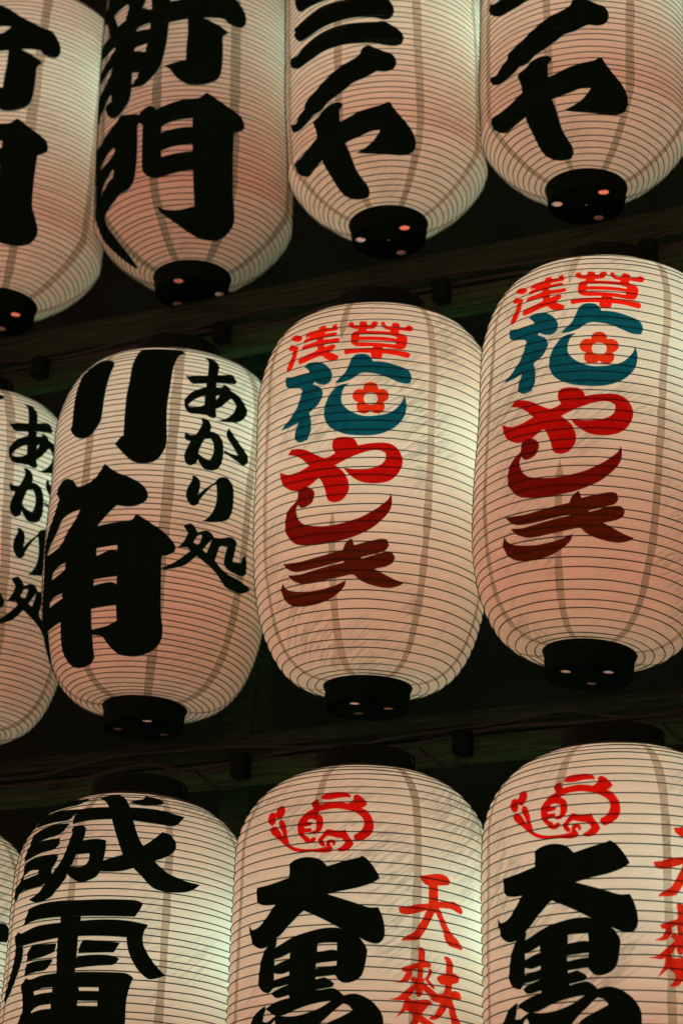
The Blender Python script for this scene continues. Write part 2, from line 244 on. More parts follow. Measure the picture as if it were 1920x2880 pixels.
# outlines of the lettering: (angle in degrees from the front, height in millimetres) on each lantern's paper
GLYPHS = {
'B': [
  ('large brushed black character on the upper half','black',[[[(-70,598.6),(-75.2,549.7),(-86,552.7),(-85.3,531),(-72.2,505.8),(-65.7,465.5),(-82.3,470),(-78.7,438.5),(-68.2,428.2),(-58.7,429.3),(-57.6,423.6),(-63.5,414.2),(-72.9,407.4),(-83.9,410.3),(-86.7,395.8),(-73.5,381.1),(-59.3,384.3),(-61.8,368.4),(-72.3,358.5),(-87.3,364.4),(-86.7,342.7),(-86.3,312.6),(-76.9,295.9),(-72.1,308.6),(-67.5,310.8),(-65.2,316.5),(-58.9,325.6),(-58.1,310.4),(-65.8,313.3),(-64.8,299.6),(-60.8,281.6),(-56.3,270),(-51.4,265.2),(-45.4,273.4),(-42.1,285.9),(-40.8,303.7),(-40.8,312.2),(-33.6,308.9),(-28.7,317.6),(-24,333.4),(-21.5,351.3),(-19.5,384.7),(-18.6,419.1),(-18.5,434.2),(-7.7,437.9),(-7.4,405.7),(-7.9,375.9),(-8,348.9),(-20.7,340.3),(-17,331.8),(-13.2,313.4),(-8.7,300.3),(-4.9,295.3),(0.1,295.9),(4.5,300.1),(8.9,308.8),(11.3,322.4),(12.2,347.4),(12.3,382),(12.2,404.3),(15.6,416.4),(11.1,426.6),(1,441.7),(12.7,445.4),(15.5,437),(20.9,434.4),(24.1,437.9),(26.3,450.6),(25.9,467.9),(22.9,485),(19.4,496.7),(11.1,502.7),(-2.2,520.6),(-19.3,553.2)],[(-18.2,499.2),(-18.1,479.8),(-12.3,483.1),(-8.5,496)],[(-33.1,502.4),(-35.9,482.3),(-29.6,472.5),(-29.9,499)],[(-61.5,504.8),(-48.7,508.1),(-46.5,500.8),(-49.1,472.6),(-56,471)],[(-39.6,434.7),(-37.3,440.7),(-29.8,442.6),(-30,427.7),(-35.5,433)],[(-40.4,391.8),(-38.9,398.6),(-31.2,398.2),(-32.4,381.3)],[(-40.9,345.3),(-36.4,340.6),(-37.4,328.8),(-40.7,319.4),(-41,330.8)]]]),
  ('large brushed black character on the lower half','black',[[[(-23.8,250.1),(-19.2,255.7),(-15.3,260),(-9,264.4),(-0.3,268.6),(3.7,280),(5.3,278.9),(12.1,265),(19.8,251.8),(24.3,243.1),(26.2,228.5),(25.5,218.2),(20,205.4),(20,150),(21,94.8),(24.2,70.7),(28.1,50.4),(28.2,39.7),(25.4,28.9),(19.6,22.9),(12.4,21.2),(2.8,23.1),(-7.9,32),(-18.8,47.3),(-24.2,57.8),(-25.6,66.1),(-20.6,60.5),(-13.1,57.9),(-7,59.2),(-0.9,62.4),(-1.7,86.5),(-2.4,120.6),(-8.6,117.7),(-14.3,114.3),(-19.5,110.5),(-24.2,110.8),(-28.4,117.1),(-31.3,127.4),(-32.3,139.7),(-32.2,197.7),(-31.9,223.3),(-35.1,232.3),(-34.5,248.4),(-31.6,257.5),(-28.1,261.6),(-25.9,257.5)],[(-20.2,213.7),(-16.3,219),(-11.2,223.3),(-3.4,226.3),(-3.3,209.2),(-11.1,206.9),(-20.7,199.9),(-20.5,210.3)],[(-20.5,162.6),(-14.6,168.3),(-3,173.8),(-2.9,158.8),(-12,154.9),(-20.2,149.8)]],
   [[(-34.1,248),(-47,262.3),(-49.9,261.6),(-52.8,253.9),(-62.1,247.4),(-69.9,239.5),(-84.5,245.8),(-80.6,175.2),(-78.6,123.8),(-81.9,87.8),(-88,70.3),(-88,51.9),(-88,37.4),(-88,30.2),(-88,17.6),(-83.4,13.1),(-74.2,27.4),(-71.2,50.8),(-70.8,71.8),(-67.6,84.6),(-62.4,88.8),(-52.2,96.3),(-47.7,101.2),(-42.3,101.6),(-38.1,113.1),(-36.6,132.3),(-35.4,177.4),(-35.4,224.4),(-34.3,231.6)],[(-69.7,181.5),(-68.9,189.6),(-55.4,205.3),(-53,201.6),(-54.1,190.3),(-61.2,183.7)],[(-67.4,125.4),(-66.6,138.3),(-54.9,159.8),(-53.6,155.5),(-54.3,144.8),(-63.5,133.2)]]]),
],
'C': [
  ('two curved black brush strokes of the upper character','black',[[[(-61.9,436.5),(-62.3,417.5),(-59.4,395.2),(-55,382.4),(-51.1,379.3),(-43.5,376.9),(-36,374),(-28.5,375.2),(-16.2,373.4),(-5.4,375.4),(-3.4,389.5),(-6.5,402.6),(-16.1,410.1),(-33.7,421.2),(-51.5,433.1)]],
   [[(-63.3,362.8),(-56.6,357.9),(-48.1,360.4),(-40,364.1),(-32.9,363.7),(-25.7,361.1),(-16.3,358.9),(-6.7,357.6),(-1.1,354),(2.6,343.1),(4.2,326.4),(2.4,310.8),(-1.4,306.8),(-5.7,311),(-15.1,316.1),(-23,317.6),(-31.5,318.5),(-39.2,318.2),(-46.2,316),(-52.1,316.7),(-56,320.3),(-60.4,333.6),(-63.3,348),(-62.1,352.9)]],
   [[(-68.2,309.4),(-60.4,298.6),(-51.1,302.8),(-42.6,307.8),(-33,309.6),(-23.1,308.1),(-13.9,304.6),(-5.1,302),(-2.3,304.3),(2.3,296.5),(7.2,284.3),(9.1,270.7),(7.7,257.4),(3.9,252.1),(-1,253.2),(-7.2,258),(-14.1,261.1),(-23.2,265.7),(-30.2,267.1),(-37.8,267.4),(-44.6,264.4),(-52.3,264.4),(-58,266.9),(-64.9,281),(-68.6,293.3),(-69.7,304.2)]]]),
  ('long slanting black brush stroke','black',[[[(-10,255.1),(-6.6,248.4),(-1.7,240.5),(2.6,234.5),(4.4,225.4),(4.6,214),(2.7,203.4),(-1.4,198.9),(-5.7,200.4),(-8.8,196.1),(-12.6,189.8),(-18.4,185.3),(-23.8,174.8),(-28.8,167.1),(-34.7,160.1),(-38.7,151.5),(-41.2,149.2),(-44.7,149.6),(-48.5,143.9),(-54.9,139.2),(-59.1,139.6),(-65.3,148.5),(-68.5,160.2),(-69.2,169.7),(-62,159.9),(-59.8,167.5),(-53.2,174.5),(-52,186.3),(-43.3,195.8),(-35.8,208.6),(-28.4,220.6),(-20.8,229.7),(-15.5,237.5),(-13.5,250.3)]]]),
  ('large black brushed katakana character','black',[[[(-46.3,135.9),(-41.3,142.5),(-36.4,151.9),(-32.5,155.2),(-28.2,153.9),(-25.8,148.2),(-25.6,142.4),(-27.7,137.7),(-27.5,113.8),(-21.6,118.8),(-16.3,125.1),(-8.6,130.4),(-3,134.6),(-0.8,138.9),(1.1,137.7),(2.3,129.9),(6.9,110.3),(10.7,96.8),(14,85.7),(15.9,76.7),(16.7,69.1),(15.7,60.5),(12.7,56.2),(7.4,54.2),(-0.2,55),(-13.7,58.2),(-21,61.8),(-14.4,66.9),(-9,74.7),(-5.3,85.9),(-5,88.4),(-9.8,87.8),(-16.1,83.3),(-21.9,80.3),(-26.8,78.2),(-25.5,63.2),(-24.9,43.6),(-22.8,31.7),(-19.5,20.4),(-19.6,14.3),(-23.3,9.8),(-34.5,10),(-42.8,14.6),(-46.3,19.8),(-46.8,28.9),(-46.2,44),(-46.3,60.4),(-45.8,67.5),(-52.6,64.8),(-62.4,62.3),(-67.9,67.4),(-72.2,78.8),(-71.2,87.6),(-69.1,92.6),(-61,90.3),(-51.7,93.2),(-43.3,101.2),(-43.9,116.5),(-45.5,130.1)]]]),
],
'L': [
  ('two broad black brush strokes at the top','black',[[[(-61.1,617.8),(-57.6,631.4),(-52.1,640),(-46.5,641.4),(-38.3,631),(-35.4,621),(-35.5,598.9),(-36,570.8),(-36.2,532.9),(-36.9,497.3),(-39.4,482.5),(-42.6,471.3),(-48.3,470.5),(-54,480),(-59.1,498.7),(-58,512.8),(-58.3,547.3),(-59.3,584.8),(-60.2,608.2)]],
   [[(-22.2,651.1),(-23,633.4),(-23.4,608.2),(-23,575.6),(-23.5,540.2),(-23.5,498.5),(-23.1,459.9),(-25.3,453.8),(-27.2,443.6),(-21.6,421.2),(-17,406.8),(-12.8,402.5),(-8.2,404.2),(-4.5,413.1),(-1.9,432.9),(-1.2,449.5),(-2.1,484.8),(-2.6,517.6),(-2.1,557.5),(-1.5,601.4),(0.7,634.6),(4.1,642.8),(2.9,650.8),(-1.2,654.7),(-7.7,654.2),(-16,654)]]]),
  ('huge black brushed character in the middle','black',[[[(-31.9,407.1),(-28.1,395.2),(-23.4,384),(-17.6,374.6),(-11.9,362.2),(-8.9,350.4),(-7.6,337.1),(-9,326.2),(-12.8,318.4),(-17.5,316.4),(-22.8,320.3),(-26.4,306.7),(-30.4,289.6),(-32.1,281.9),(-23.7,286),(-15.1,289.2),(-12.7,300.6),(-10.6,298),(-4.7,284.4),(0.8,271.7),(5.5,256.8),(7.8,244.9),(7.4,234.4),(4.5,227.3),(1.6,224),(1.8,206.2),(3.2,146.9),(4.3,115.9),(5.7,97.6),(6.1,79.3),(4.4,65.2),(0.5,54.2),(-6.7,46.5),(-13.4,46),(-19.3,50.3),(-24,62.7),(-27.7,77.9),(-31.1,81),(-33.7,82.5),(-34.4,58.3),(-34.9,45.5),(-40,36.5),(-49.1,34.7),(-55.8,41.1),(-58.7,56.3),(-59.3,73),(-56.2,116.6),(-62,116.3),(-69.6,114.4),(-71.8,115.2),(-73.7,97),(-77.5,75.5),(-88,55.7),(-88,68.9),(-88,84.5),(-88,113.1),(-83.1,150.6),(-80.3,187),(-77.3,223.3),(-78.8,265.8),(-79.1,293.5),(-74.4,314.7),(-68.5,337.2),(-64.7,357.1),(-63.5,364),(-67.9,379.3),(-65.9,389.2),(-61.7,397.8),(-56.3,396.4),(-51.3,386.1),(-47.6,371.6),(-41.1,372.9),(-36.3,381.9),(-33.5,396.5)],[(-43.4,323.6),(-49.6,321.1),(-57.4,315.8),(-61.8,296.3),(-69,275),(-73,260.9),(-65.4,258.6),(-57,264.3),(-52.5,283.9),(-46.9,303)],[(-31.5,238.9),(-20.5,241.5),(-20.3,230.4),(-23.2,233.5),(-31.2,224)],[(-32,180.3),(-19.6,183.3),(-19.5,168.8),(-22.9,173.3),(-32.3,169.6)],[(-33.5,127.8),(-19.5,131.1),(-19,104.2),(-24.9,95.7),(-33.8,91.7)],[(-51.6,224.8),(-55.3,224.1),(-63.2,214.9),(-63.8,202.4),(-52.1,209.5)],[(-53.6,168.3),(-61.5,166.4),(-66.8,161.4),(-66.8,152.3),(-53.6,158.3)]]]),
  ('small black brushed hiragana letter, first in the column','black',[[[(5.2,590.5),(6.6,587.6),(11.1,592.2),(16.6,597.2),(21.7,602.8),(29.9,614.4),(31.5,612.8),(33.1,604.7),(32.3,595.9),(28.5,590.7),(21.3,584.5),(15.7,578.2),(9,571.9),(7.3,576.8),(5.8,584.6)]],
   [[(15.4,640.4),(19.7,641.2),(22,639.4),(23.5,626.6),(22.7,614.6),(21.8,597.7),(21.1,579.3),(21.2,557.8),(21.2,530.3),(22,515.5),(21.1,509.8),(19.1,509.4),(16.5,512.6),(15.5,531.6),(15.4,552.1),(15.8,574),(16.6,602.4),(17.4,628),(16.9,636.4)]],
   [[(24.3,584.2),(26.5,585.2),(28.7,579.8),(29,576.6),(32.9,572.1),(36.3,562.6),(38.8,549.9),(39.2,541.2),(37.5,527.4),(34.3,516.6),(29.9,510.6),(22.2,504.6),(25.6,511.6),(28.4,519.3),(31.2,532.7),(32.4,547.9),(30.3,556.8),(29,558.6),(26.6,547.5),(23.8,535.2),(21,527.8),(16.2,512.3),(13.5,511.2),(8.6,509.9),(6.5,516.2),(5.5,528.9),(5.8,538.1),(8.8,553.8),(11.9,562.1),(15.8,569.5),(24,577.7),(24.9,581.3)],[(7.5,524.6),(8.2,530.5),(11.2,541.7),(15.7,551.9),(16,534.3),(13.9,528.1),(10.5,523.3),(7.8,522.6)],[(20.8,552.7),(22.5,559.7),(22.7,557.1),(20.9,544.7)]]]),
  ('small black brushed hiragana letter, second in the column','black',[[[(13.9,504.2),(16.4,504.8),(18.8,500.3),(19.9,491.4),(19.6,481.1),(22.2,481.5),(24.9,476.6),(26.7,467.5),(27.6,450.9),(27.2,426.2),(25.1,410.9),(21.7,404.3),(18.3,404.4),(15.8,413.2),(14.6,420.5),(13.7,411.5),(11.1,405.7),(8.8,410.3),(7.8,425),(9.1,443.2),(10.2,453.8),(8.3,454.8),(7.2,459.6),(7.2,468.3),(8,469.9),(9.4,466.4),(12.3,468.5),(14.2,482),(15.2,496)],[(17.4,463.8),(20.2,467.4),(21.9,458.1),(22.3,440.9),(20.7,424),(17.8,425.8),(14.5,432.9),(15.1,443.2),(16.4,457.5)]],
   [[(29.6,498.5),(31.1,492.5),(35.5,478),(40.9,463.1),(42.7,454.6),(42.7,444.5),(40.3,436.1),(38.1,436.1),(33.1,441.9),(27.9,446.8),(28,452.5),(31.6,450),(36.2,451.3),(32.5,465.4),(29.2,477),(28.4,487),(28.8,494.2)]]]),
  ('small black brushed hiragana letter, third in the column','black',[[[(12.6,386.8),(14.8,386.3),(16.6,379.1),(17.1,368.7),(16.4,351.8),(19.7,366.6),(24.6,384.2),(26.1,393.4),(29.1,398.8),(31.7,398.4),(34.6,388.8),(35.7,372.6),(35.8,342.3),(33.7,320.3),(30.1,311.6),(25.3,305.4),(19.6,301.9),(22.2,310.6),(24.8,325.9),(26.1,344.5),(26,363.9),(25.3,380.5),(22.5,371.3),(17.5,343),(17.1,335.1),(15,328.6),(12.8,330.8),(10.8,342.3),(10.5,352.9),(11.4,366.5),(12.8,378.3)]]]),
  ('small black brushed kanji at the foot of the column','black',[[[(10.6,287.7),(14.2,294.4),(15.9,290.4),(18.2,279.5),(22,286.5),(24.7,285.2),(26.3,280.4),(26.7,275.5),(24.6,266.1),(21.6,248.7),(28.6,234.3),(35.8,218.7),(44.9,214.4),(55,206.9),(52.8,202.1),(48.8,192.9),(44.7,190.2),(37,193),(30.1,212.8),(22.2,228.4),(18.7,234.8),(15.6,221.2),(11.8,210),(3.9,200),(1.9,202.4),(6.9,212.4),(11.3,226.3),(15.3,241.6),(13.8,247.8),(9,243.8),(11.8,259.1),(13.3,274.8),(11.2,284.9)],[(16.5,259.2),(18.1,272),(20,276.3),(20.6,274.1),(19.6,259.5),(18,256.1)]],
   [[(26.1,275.9),(30.9,279.8),(35.3,286.8),(38.8,286.6),(40.5,281.1),(39.9,265.5),(39.3,243.6),(44.9,247.1),(45.2,257.2),(47.4,265.2),(49.1,247.2),(49.2,232.4),(47.6,225.1),(44.5,222.3),(37.6,224.8),(34.2,231.6),(34.1,244.1),(34.9,268.2),(32.6,266.8),(30.5,262.4),(29.9,252.3),(28.7,232.2),(23.8,244.3),(25.3,262.5)]]]),
],
'M': [
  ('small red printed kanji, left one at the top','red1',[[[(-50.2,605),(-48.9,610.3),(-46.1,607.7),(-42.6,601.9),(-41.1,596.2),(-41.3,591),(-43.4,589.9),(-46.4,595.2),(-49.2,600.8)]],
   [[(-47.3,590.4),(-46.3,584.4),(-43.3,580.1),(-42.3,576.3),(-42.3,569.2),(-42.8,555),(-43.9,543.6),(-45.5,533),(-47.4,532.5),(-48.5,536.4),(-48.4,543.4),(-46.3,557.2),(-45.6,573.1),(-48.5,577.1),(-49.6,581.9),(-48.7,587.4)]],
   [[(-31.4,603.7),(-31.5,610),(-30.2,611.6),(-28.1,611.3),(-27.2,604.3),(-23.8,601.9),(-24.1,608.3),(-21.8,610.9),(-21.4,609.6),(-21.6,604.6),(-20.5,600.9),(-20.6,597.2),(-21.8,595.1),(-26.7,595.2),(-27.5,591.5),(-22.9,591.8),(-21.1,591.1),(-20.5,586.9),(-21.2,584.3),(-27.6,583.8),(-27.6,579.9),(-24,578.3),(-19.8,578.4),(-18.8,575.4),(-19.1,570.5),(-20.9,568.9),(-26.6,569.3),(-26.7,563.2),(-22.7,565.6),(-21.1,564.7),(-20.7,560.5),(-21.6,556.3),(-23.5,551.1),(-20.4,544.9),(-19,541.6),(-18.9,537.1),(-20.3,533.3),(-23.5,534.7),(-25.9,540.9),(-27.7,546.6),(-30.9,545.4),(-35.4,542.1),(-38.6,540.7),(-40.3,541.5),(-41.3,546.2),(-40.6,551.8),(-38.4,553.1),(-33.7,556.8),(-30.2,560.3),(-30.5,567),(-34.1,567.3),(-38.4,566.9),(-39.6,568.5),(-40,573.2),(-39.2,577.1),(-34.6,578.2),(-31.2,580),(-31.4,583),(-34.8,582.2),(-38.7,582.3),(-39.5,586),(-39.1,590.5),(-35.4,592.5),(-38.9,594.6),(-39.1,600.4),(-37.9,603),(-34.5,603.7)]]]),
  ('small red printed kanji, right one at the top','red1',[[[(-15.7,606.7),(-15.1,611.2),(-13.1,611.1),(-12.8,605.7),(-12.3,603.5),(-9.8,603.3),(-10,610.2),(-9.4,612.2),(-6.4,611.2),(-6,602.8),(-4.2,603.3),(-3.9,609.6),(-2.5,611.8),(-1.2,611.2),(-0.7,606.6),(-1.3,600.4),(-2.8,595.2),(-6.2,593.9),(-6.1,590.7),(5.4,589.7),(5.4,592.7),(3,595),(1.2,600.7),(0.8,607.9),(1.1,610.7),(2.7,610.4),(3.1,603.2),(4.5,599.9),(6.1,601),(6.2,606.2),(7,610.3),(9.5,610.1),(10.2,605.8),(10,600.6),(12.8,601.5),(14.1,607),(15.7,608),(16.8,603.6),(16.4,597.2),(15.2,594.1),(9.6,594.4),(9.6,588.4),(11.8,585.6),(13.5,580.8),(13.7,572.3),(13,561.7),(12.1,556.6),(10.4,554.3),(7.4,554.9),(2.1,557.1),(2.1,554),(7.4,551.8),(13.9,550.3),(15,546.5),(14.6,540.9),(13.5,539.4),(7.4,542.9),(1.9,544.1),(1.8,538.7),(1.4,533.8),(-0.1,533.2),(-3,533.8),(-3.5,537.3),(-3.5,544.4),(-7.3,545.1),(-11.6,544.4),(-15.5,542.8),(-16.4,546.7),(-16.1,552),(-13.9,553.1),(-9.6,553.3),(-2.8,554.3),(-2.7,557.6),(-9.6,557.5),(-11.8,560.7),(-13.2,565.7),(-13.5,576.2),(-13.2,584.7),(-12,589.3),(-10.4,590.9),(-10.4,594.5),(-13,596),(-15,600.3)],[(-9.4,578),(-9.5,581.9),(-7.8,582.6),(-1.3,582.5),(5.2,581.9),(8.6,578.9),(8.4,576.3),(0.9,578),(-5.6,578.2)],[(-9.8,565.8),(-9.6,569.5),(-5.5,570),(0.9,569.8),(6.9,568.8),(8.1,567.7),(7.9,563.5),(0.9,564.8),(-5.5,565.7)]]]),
  ('bold teal printed character with a flower inside it, left part','teal',[[[(-36.8,531.6),(-35,537.1),(-31.4,536.9),(-27.1,532.1),(-23.7,521.9),(-22,510.5),(-22.1,498.5),(-24.3,491.3),(-27.6,492.1),(-30.9,498.6),(-31.9,495.2),(-28,487),(-26.4,475.5),(-26.9,465.3),(-29.3,452),(-33.4,442.9),(-32.3,427.2),(-32.3,406.4),(-34,392.7),(-38.1,390.7),(-41.1,397.3),(-41.8,408.3),(-39.8,428.9),(-45.8,425.7),(-51.6,426.1),(-46,439.5),(-40.9,458.5),(-37.8,487.2),(-39.3,493.7),(-45.6,499.5),(-48.9,507.7),(-49,524.1),(-41.6,518),(-33.5,518.1),(-34.9,525.4)]]]),
  ('bold teal printed character with a flower inside it, right part','teal',[[[(-12.9,531),(-11.1,540.3),(-8.5,543),(-5.5,541.5),(-3.6,535.9),(-2.6,528.4),(1.9,528.3),(6.4,525.5),(14,516.7),(16,504.4),(15.3,492),(11.2,490.8),(5.1,498.2),(-0.8,504.6),(-7.3,506.6),(-11.8,496.3),(-17.1,490.4),(-20.5,491.2),(-15.7,507.8),(-13.9,520.7)]],
   [[(-13.3,487.7),(-17.1,486.8),(-20.9,478.5),(-24.4,457.9),(-25.4,437.6),(-24.4,420.7),(-21.1,405.7),(-14.8,394),(-7.2,389.8),(0.1,391.2),(6.7,400.8),(11,415.7),(13.5,433.1),(13.9,451.1),(13.5,459.8),(12.7,466.8),(11.8,456),(8.6,439.9),(4.2,430.3),(-3.1,425.7),(-8.3,428.2),(-12.9,437),(-16,448.3),(-17,459),(-16.6,472.3),(-15.5,480.9)]]]),
  ('small orange red five petalled flower emblem','orange',[[[(5.2,459),(4.6,455.9),(3.9,453.4),(2.8,451.7),(3.5,448.3),(3.7,444.9),(3.7,441.4),(3.5,438),(3,435.1),(2.4,432.7),(1.6,430.9),(0.7,430),(-0.2,430.3),(-1.2,431.2),(-2,433.1),(-2.8,436.4),(-3.4,433),(-4.3,431.1),(-5.2,430),(-6.2,429.7),(-7.1,430.5),(-7.9,432.1),(-8.6,434.5),(-9.1,437.4),(-9.4,440.7),(-9.4,444.3),(-9.2,447.8),(-8.6,451.2),(-9.7,452.8),(-10.5,455.3),(-11.2,458.3),(-11.5,461.6),(-11.6,464.9),(-11.4,468.2),(-11,471.1),(-10.4,473.6),(-9.7,475.4),(-8.7,476.4),(-7.7,476.3),(-6.6,475.3),(-6.5,479.3),(-6.2,482.9),(-5.7,485.7),(-4.9,487.8),(-4.1,488.8),(-3.2,489.3),(-2.3,488.9),(-1.4,487.9),(-0.7,485.9),(-0.1,483.1),(0.3,479.5),(0.4,475.5),(1.5,476.6),(2.5,476.8),(3.5,475.8),(4.3,474.1),(4.9,471.7),(5.3,468.8),(5.5,465.6),(5.5,462.3)],[(0.4,458),(0.2,454.5),(-0.2,451.3),(-0.9,448.7),(-1.8,447),(-2.8,446.4),(-3.9,446.9),(-4.8,448.5),(-5.6,451.1),(-6.1,454.2),(-6.2,457.7),(-6.1,461.2),(-5.7,464.3),(-5,466.8),(-4,468.4),(-3,469),(-2,468.5),(-1.1,467),(-0.3,464.5),(0.2,461.4)]]]),
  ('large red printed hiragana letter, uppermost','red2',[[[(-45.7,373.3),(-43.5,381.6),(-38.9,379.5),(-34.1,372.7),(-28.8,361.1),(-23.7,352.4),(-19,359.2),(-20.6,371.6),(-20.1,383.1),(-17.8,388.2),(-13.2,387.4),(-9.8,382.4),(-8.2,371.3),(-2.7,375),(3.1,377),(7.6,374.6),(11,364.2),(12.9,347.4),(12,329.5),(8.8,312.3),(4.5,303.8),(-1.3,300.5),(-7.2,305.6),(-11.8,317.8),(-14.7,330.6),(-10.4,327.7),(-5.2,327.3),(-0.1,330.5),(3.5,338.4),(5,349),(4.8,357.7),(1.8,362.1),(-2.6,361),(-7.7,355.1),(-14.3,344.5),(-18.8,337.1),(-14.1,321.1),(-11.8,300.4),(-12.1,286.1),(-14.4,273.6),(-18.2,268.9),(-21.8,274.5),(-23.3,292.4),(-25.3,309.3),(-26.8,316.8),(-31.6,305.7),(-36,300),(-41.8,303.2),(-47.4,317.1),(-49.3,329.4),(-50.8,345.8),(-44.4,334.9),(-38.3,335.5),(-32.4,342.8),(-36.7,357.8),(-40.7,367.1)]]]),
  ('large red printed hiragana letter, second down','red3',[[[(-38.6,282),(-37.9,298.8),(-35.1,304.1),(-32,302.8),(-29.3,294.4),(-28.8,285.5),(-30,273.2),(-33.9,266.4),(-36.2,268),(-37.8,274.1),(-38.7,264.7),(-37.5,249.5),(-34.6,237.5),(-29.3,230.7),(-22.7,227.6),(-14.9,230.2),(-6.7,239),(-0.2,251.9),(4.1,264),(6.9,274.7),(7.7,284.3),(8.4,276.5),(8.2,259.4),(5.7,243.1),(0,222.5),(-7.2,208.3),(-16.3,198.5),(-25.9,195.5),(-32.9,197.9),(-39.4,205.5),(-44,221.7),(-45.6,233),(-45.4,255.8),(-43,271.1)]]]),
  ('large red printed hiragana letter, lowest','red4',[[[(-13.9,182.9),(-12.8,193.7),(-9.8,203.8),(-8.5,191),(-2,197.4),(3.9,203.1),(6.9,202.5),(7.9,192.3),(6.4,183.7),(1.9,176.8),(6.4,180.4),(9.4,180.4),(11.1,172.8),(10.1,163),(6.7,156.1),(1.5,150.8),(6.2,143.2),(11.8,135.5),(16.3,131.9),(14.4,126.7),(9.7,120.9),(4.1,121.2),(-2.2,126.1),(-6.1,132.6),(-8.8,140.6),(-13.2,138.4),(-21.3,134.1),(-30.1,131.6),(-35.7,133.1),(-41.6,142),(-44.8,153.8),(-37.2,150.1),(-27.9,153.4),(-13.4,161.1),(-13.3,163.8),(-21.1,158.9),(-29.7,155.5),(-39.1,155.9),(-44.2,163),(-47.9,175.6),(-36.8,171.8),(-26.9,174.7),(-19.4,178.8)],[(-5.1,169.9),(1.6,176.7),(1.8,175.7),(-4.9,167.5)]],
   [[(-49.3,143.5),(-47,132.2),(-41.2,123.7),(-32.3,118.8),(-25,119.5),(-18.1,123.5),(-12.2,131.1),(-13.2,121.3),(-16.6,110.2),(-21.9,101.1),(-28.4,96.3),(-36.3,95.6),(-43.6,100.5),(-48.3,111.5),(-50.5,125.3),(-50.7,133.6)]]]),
],
'G': [
  ('red emblem of a rounded figure holding a mallet','red',[[[(-20.6,587.4),(-19.8,590.8),(-17.1,595.1),(-13.8,595.8),(-10.5,595.8),(-7.9,593),(-6.4,588),(-6.6,584.8),(-8.4,586),(-11.9,585.2),(-15.4,583),(-18,583.3),(-19.7,585.1)]],
   [[(-24.6,578.4),(-23.9,582.2),(-22.2,586.1),(-21.3,584.2),(-21.1,578.6),(-20.3,575),(-17.3,576.5),(-13.4,578),(-9.2,576.1),(-7.1,574.9),(-5,581),(-5.4,587.3),(-4.6,589.8),(-2.9,589.9),(-0.7,583.3),(1,574.6),(0.1,569.8),(-1.4,567),(0.8,562.6),(2.8,553.2),(3.7,544.4),(3.9,534.4),(3,524.4),(0.4,516.2),(-1.9,512.3),(-3.5,513.4),(-4.4,519.5),(-4.2,522.8),(-2.6,525.7),(-1,531.3),(-0.2,540.1),(-0.5,547.7),(-2.1,554.6),(-5.5,560.9),(-9,564.6),(-12.4,566.7),(-15.9,566.3),(-19,563.9),(-21,560.2),(-18.7,554.8),(-17.8,546.2),(-18,536.2),(-19.3,529.1),(-21.4,525.9),(-23.2,527.6),(-23.9,529.7),(-21.1,532.6),(-20.9,540.7),(-21.1,548.3),(-22.9,551.1),(-24.8,551),(-25.4,547.7),(-22.8,545.6),(-22.5,543),(-24.1,540.1),(-26.7,539.7),(-26.4,536.7),(-23.7,536.7),(-22.7,534.3),(-23.2,530.1),(-26.5,529.3),(-26,526.1),(-24.2,522.4),(-23.8,518.6),(-22,522.1),(-20.6,519.6),(-21.2,514.8),(-23,511.8),(-25.5,514.2),(-26.7,519.1),(-28.4,525.1),(-29.7,533.6),(-29.9,545),(-29,553.6),(-27,560.6),(-25.3,565.9),(-23.2,569.1),(-24.1,574.1)]],
   [[(-43.6,571.9),(-42.8,580.1),(-41.1,582.5),(-38.8,578.3),(-38,571.1),(-38.5,562.8),(-40.4,558),(-41.9,560.3),(-42.9,564.2),(-42.6,556.8),(-43.3,552),(-45.1,550.9),(-47.4,557.3),(-48.4,564.5),(-48.3,572.4),(-46.7,574.2),(-44.6,571.9)]],
   [[(-40.7,551.8),(-40.3,556.7),(-39,557.2),(-37.2,552.4),(-36,544.1),(-35.3,533.6),(-34.2,520.7),(-33.5,514.2),(-31.1,508.9),(-27.2,504.6),(-22.9,503),(-18.7,503.4),(-16,505.7),(-16.2,510),(-15.7,514.8),(-14,516.4),(-12.3,514.4),(-11.9,509.4),(-12.6,506.1),(-13.3,507.2),(-13.3,510.2),(-14,510.9),(-14.4,508.3),(-13.6,504.8),(-13.1,501),(-13.5,497.4),(-14.8,495.8),(-17.2,495.3),(-20.7,497.3),(-25,499.3),(-28.3,499.8),(-31.8,503.7),(-35.1,511.3),(-38.2,520.2),(-41.4,529.4),(-44.5,537.5),(-45.6,543.3),(-44.7,547.8),(-42.9,548.5),(-40.8,544.1),(-36.8,526.3),(-38.4,537.7)]],
   [[(-19.9,517.5),(-18.2,523.9),(-16.2,532.1),(-14.9,532.9),(-12.8,530.6),(-8.8,530),(-8,532.2),(-7.5,527.5),(-6.5,521.3),(-4.5,510.4),(-4.7,505.5),(-6.6,498.2),(-9.2,496.1),(-11,497.8),(-11.4,500.9),(-9.6,504.4),(-7.9,510.4),(-9.4,517.2),(-11.7,518.6),(-14.1,521.3),(-15.8,522),(-17.6,515.8),(-16.7,510.1),(-16.3,505.8),(-17.7,505.7),(-18.9,508.7),(-19.6,513.2)]]]),
